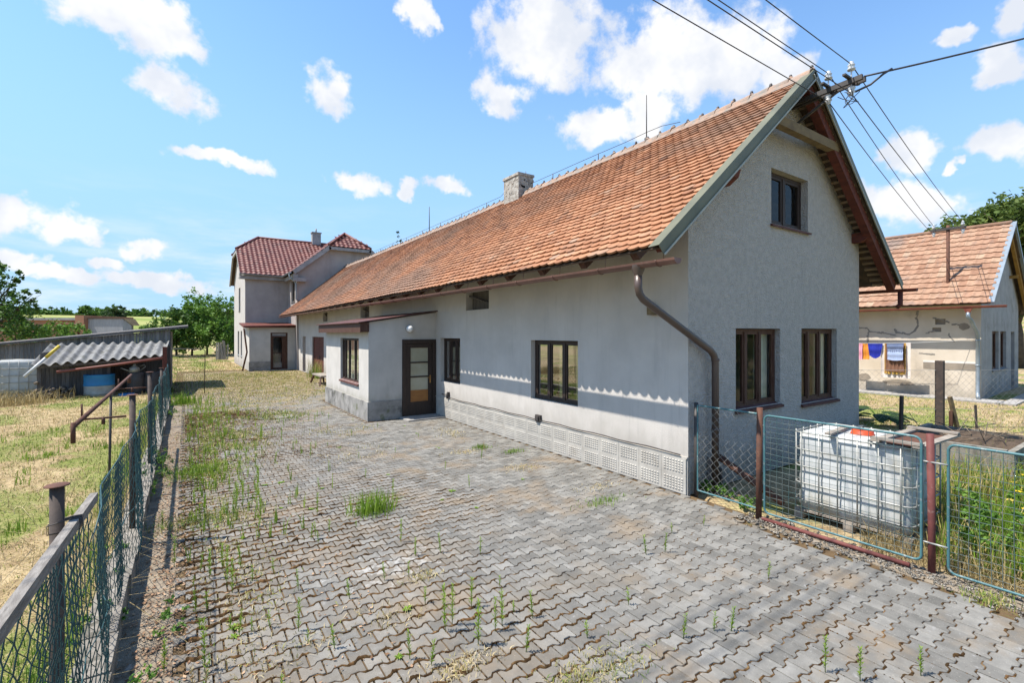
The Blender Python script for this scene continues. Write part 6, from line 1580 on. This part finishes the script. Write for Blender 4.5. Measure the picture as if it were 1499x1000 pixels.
def place_weed(k, x, y, s=1.0, a=None):
    if isinstance(protos[k][1], MB):
        o = protos[k][1].build('weed', M['dry' if k >= 8 else 'weed']); protos[k] = (protos[k][0], o); wmesh.append(k)
    else:
        o = protos[k][1].copy(); COL.objects.link(o)
    o.location = (x, y, 0); o.rotation_euler = (0, 0, R.uniform(0, 6.28) if a is None else a); o.scale = (s, s, s * R.uniform(.85, 1.15)); 
    if k >= 8: tag(o, 'withered straw coloured weed standing in a joint of the paving', 'weed', 'withered weeds in the paving joints')
    elif k >= 6: tag(o, 'small flat leafy weed rosette in a joint of the paving', 'weed', 'leafy weed rosettes in the paving joints')
    else: tag(o, LBL, 'weed', GRP)
    return o
def gnd(px, py):
    z = 2.37 * 704.2 / (py - 488.3); p = at(px, py, z); return p[0], p[1]
for (px, py, k, s) in ((652, 925, 4, 1.05), (662, 915, 4, .9), (690, 890, 3, 1), (700, 945, 4, 1.1), (735, 915, 3, 1.05), (725, 925, 3, .9), (325, 835, 3, 1.1), (340, 868, 3, 1.1), (307, 848, 3, 1), (293, 838, 2, 1), (332, 858, 4, .9), (353, 832, 2, 1.1), (350, 932, 2, 1), (300, 985, 4, .9), (437, 925, 3, .9), (395, 920, 1, 1), (490, 950, 2, 1), (370, 850, 1, 1), (437, 865, 2, .9), (400, 838, 1, 1), (575, 730, 3, 1), (587, 795, 3, .9), (608, 815, 2, 1), (645, 810, 2, 1), (563, 850, 2, .9), (512, 877, 2, 1), (946, 812, 2, 1.1), (1000, 935, 2, 1), (1070, 925, 2, 1.1), (1045, 925, 1, 1), (1208, 985, 3, .9), (1259, 998, 3, .9), (1348, 990, 3, .8), (1125, 848, 1, 1), (780, 905, 2, 1), (770, 955, 2, 1), (860, 935, 1, 1), (920, 885, 1, 1), (631, 975, 2, 1), (600, 965, 2, 1), (240, 985, 3, .9), (255, 830, 3, 1.0), (237, 780, 3, 1.0), (1030, 770, 1, .8), (455, 790, 2, 1), (466, 795, 2, .8), (482, 780, 1, 1), (535, 700, 1, 1), (398, 640, 2, 1.2), (415, 625, 3, 1), (330, 690, 3, 1.2), (345, 745, 2, 1.2), (285, 740, 2, 1.2), (300, 760, 3, .9)):
    x, y = gnd(px, py); place_weed(k, x, y, s)
cnt = 0
while cnt < 165:
    y = 3.2 + 24 * R.random() ** 1.25; x = .05 + 5.1 * R.random() ** (1.9 if y < 9 else 1.35)
    if x > 3.9 and 12.6 < y < 18: continue
    if x > 5.6 or (x > 2.8 and y < 6 and R.random() < .7): continue
    j = round(y / PP); k = R.choice((0, 0, 1, 1, 2, 5, 6, 6, 7, 7, 8, 9, 3) if y < 12 else (1, 2, 3, 3, 5, 8))
    place_weed(k, x, j * PP, R.uniform(.7, 1.2)); cnt += 1
cnt = 0
while cnt < 72:
    y = 6.5 + 13 * R.random(); x = .05 + abs(R.gauss(0, .75))
    if x > 2.2: continue
    place_weed(R.choice((1, 2, 2, 3, 3, 5)), x, round(y / PP) * PP, R.uniform(.8, 1.35)); cnt += 1
P = np.array([(.05 + abs(R.gauss(0, .8)), 6 + 15 * R.random(), 0) for _ in range(230)])
P = np.repeat(P, 5, 0) + np.stack([NR.normal(0, .012, 1150), NR.normal(0, .012, 1150), np.zeros(1150)], 1)
o = blades('weed_growth', P, NR.uniform(.07, .26, 1150), .011, M['weed'], NR.normal(.75, .2, 1150), .22); tag(o, 'scattered thin yellow green weed shoots along the left side of the drive', 'weeds', kind='stuff')
def clump(name, label, x, y, n, rx, ry, hmin, hmax, mat, rm, w=.007, bend=.55, z=0, cat='weeds', group=None):
    P = np.stack([NR.normal(x, rx, n), NR.normal(y, ry, n), np.full(n, z)], 1)
    o = blades(name, P, NR.uniform(hmin, hmax, n), w, mat, NR.normal(rm, .2, n), bend)
    for v in (o.data,):
        co = np.empty(len(v.vertices) * 3, dtype=np.float32); v.vertices.foreach_get('co', co); co = co.reshape(-1, 3) - np.array((x, y, z), dtype=np.float32); v.vertices.foreach_set('co', co.ravel())
    o.location = (x, y, z); tag(o, label, cat, group); return o
x, y = gnd(548, 750); clump('weed_clump', 'largest bushy green weed clump in the middle of the paving', x, y, 330, .14, .10, .1, .36, M['weed'], .5, .009)
x, y = gnd(705, 428 + 228); clump('weed_clump', 'small round dark green tuft on the paving near the porch step', x, y, 160, .10, .08, .04, .10, M['weed'], .2, .008, 1)
x, y = gnd(290, 692); clump('weed_clump', 'wide yellow green mat of weeds on the paving by the left edging', x, y, 900, .30, .28, .04, .14, M['weed'], .55, .008, .9)
x, y = gnd(285, 765); clump('weed_clump', 'low olive weed patch on the paving nearer than the yellow green mat', x, y, 600, .26, .16, .03, .10, M['mow'], .35, .007, 1)
x, y = gnd(890, 985); clump('weed_clump', 'low sandy patch of dry tufts at the bottom of the paving', x, y, 420, .24, .09, .015, .05, M['mow'], .5, .006, 1.1)
x, y = gnd(752, 662); clump('weed_clump', 'flat green tuft on the paving below the small wall window', x, y, 150, .13, .08, .03, .08, M['weed'], .3, .008, 1)
x, y = gnd(885, 735); clump('weed_clump', 'flat spreading grass tuft on the paving below the big wall window', x, y, 200, .20, .08, .03, .09, M['weed'], .35, .007, 1.1)
for (px, py, n, r_, lab) in ((1028, 722, 260, .09, 'leafy green weeds at the very foot of the house corner'), (1060, 728, 260, .10, 'leafy green weeds below the chain link panel, just right of the house corner'), (1095, 745, 240, .08, 'leafy green weeds at the foot of the chain link panel by the rusty post')):
    x, y = gnd(px, py)
    V, F, rn = crown_leaves([(R.gauss(0, r_), R.gauss(0, r_), .07 + .05 * R.random(), .09) for _ in range(7)], n, .028)
    o = np_mesh('leafy_weeds', V, F, M['leaf_bright'], rnd=rn, k=4); o.location = (x, y, 0); tag(o, lab, 'weeds')
x, y = gnd(1450, 880); clump('weed_clump', 'yellowish cushion of stonecrop on the rubble by the right fence panel', x, y, 300, .10, .09, .02, .07, M['mow'], .4, .007, 1)
for (x, y, n, lab) in ((-.25, 3.6, 420, 'leafy weeds on the edging strip at the near end of the kerb'), (-.38, 8.6, 420, 'leafy weeds along the kerb behind the second fence post'), (-.38, 10.8, 420, 'leafy weeds along the kerb beside the third fence post'), (-.42, 16.5, 500, 'leafy weeds along the kerb near the shed end of the fence'), (-.62, 4.6, 420, 'leafy weeds behind the wire mesh between first and second post'), (-.64, 6.0, 420, 'leafy weeds behind the wire mesh just before the second post')):
    V, F, rn = crown_leaves([(R.gauss(0, .10), R.gauss(0, .45), .08 + .12 * R.random(), .13) for _ in range(9)], n, .022)
    o = np_mesh('leafy_weeds', V, F, M['leaf_bright'], rnd=rn, k=4); o.location = (x, y, 0); tag(o, lab, 'weeds')
clump('weed_clump', 'tall green weeds at the shed end of the wire fence by the gate', -.1, 19.6, 300, .25, .25, .1, .5, M['weed'], .5, .016)
clump('weed_clump', 'tall dry weeds growing in front of the brown barn door', 5.75, 27.0, 200, .15, .5, .3, 1.2, M['mow'], .35, .02, .3)
clump('dry_clump', 'pale dry grass heap before the far caged tank', -4.6, 21.4, 700, .6, .35, .2, .75, M['dry'], .6, .02, .7)
V, F, rn = crown_leaves([(6.8 + 3.8 * R.random(), R.uniform(-2, 1.5), .12 + .4 * R.random(), R.uniform(.12, .28)) for _ in range(90)], 7000, .034, shell=.3)
o = np_mesh('meadow_herbs', V, F, M['leaf_bright'], rnd=rn, k=4); tag(o, 'leafy green herbs growing through the tall grass', 'herbs', kind='stuff')
# yellow flowers in the tall grass
mb = MB()
for q in range(90):
    x, y = 6.9 + 4 * R.random() ** 1.2, R.uniform(-1.8, 1.6); z = R.uniform(.3, .72)
    for k in range(5):
        a_ = k * 1.257; mb.add([(x, y, z), (x + .03 * math.cos(a_ - .4), y + .03 * math.sin(a_ - .4), z + .008), (x + .045 * math.cos(a_), y + .045 * math.sin(a_), z + .004), (x + .022 * math.cos(a_ + .4), y + .022 * math.sin(a_ + .4), z + .008)], [(0, 1, 2, 3)])
o = mb.build('yellow_flowers', M['flower']); tag(o, 'small yellow flowers among the tall grass', 'flowers', kind='stuff')
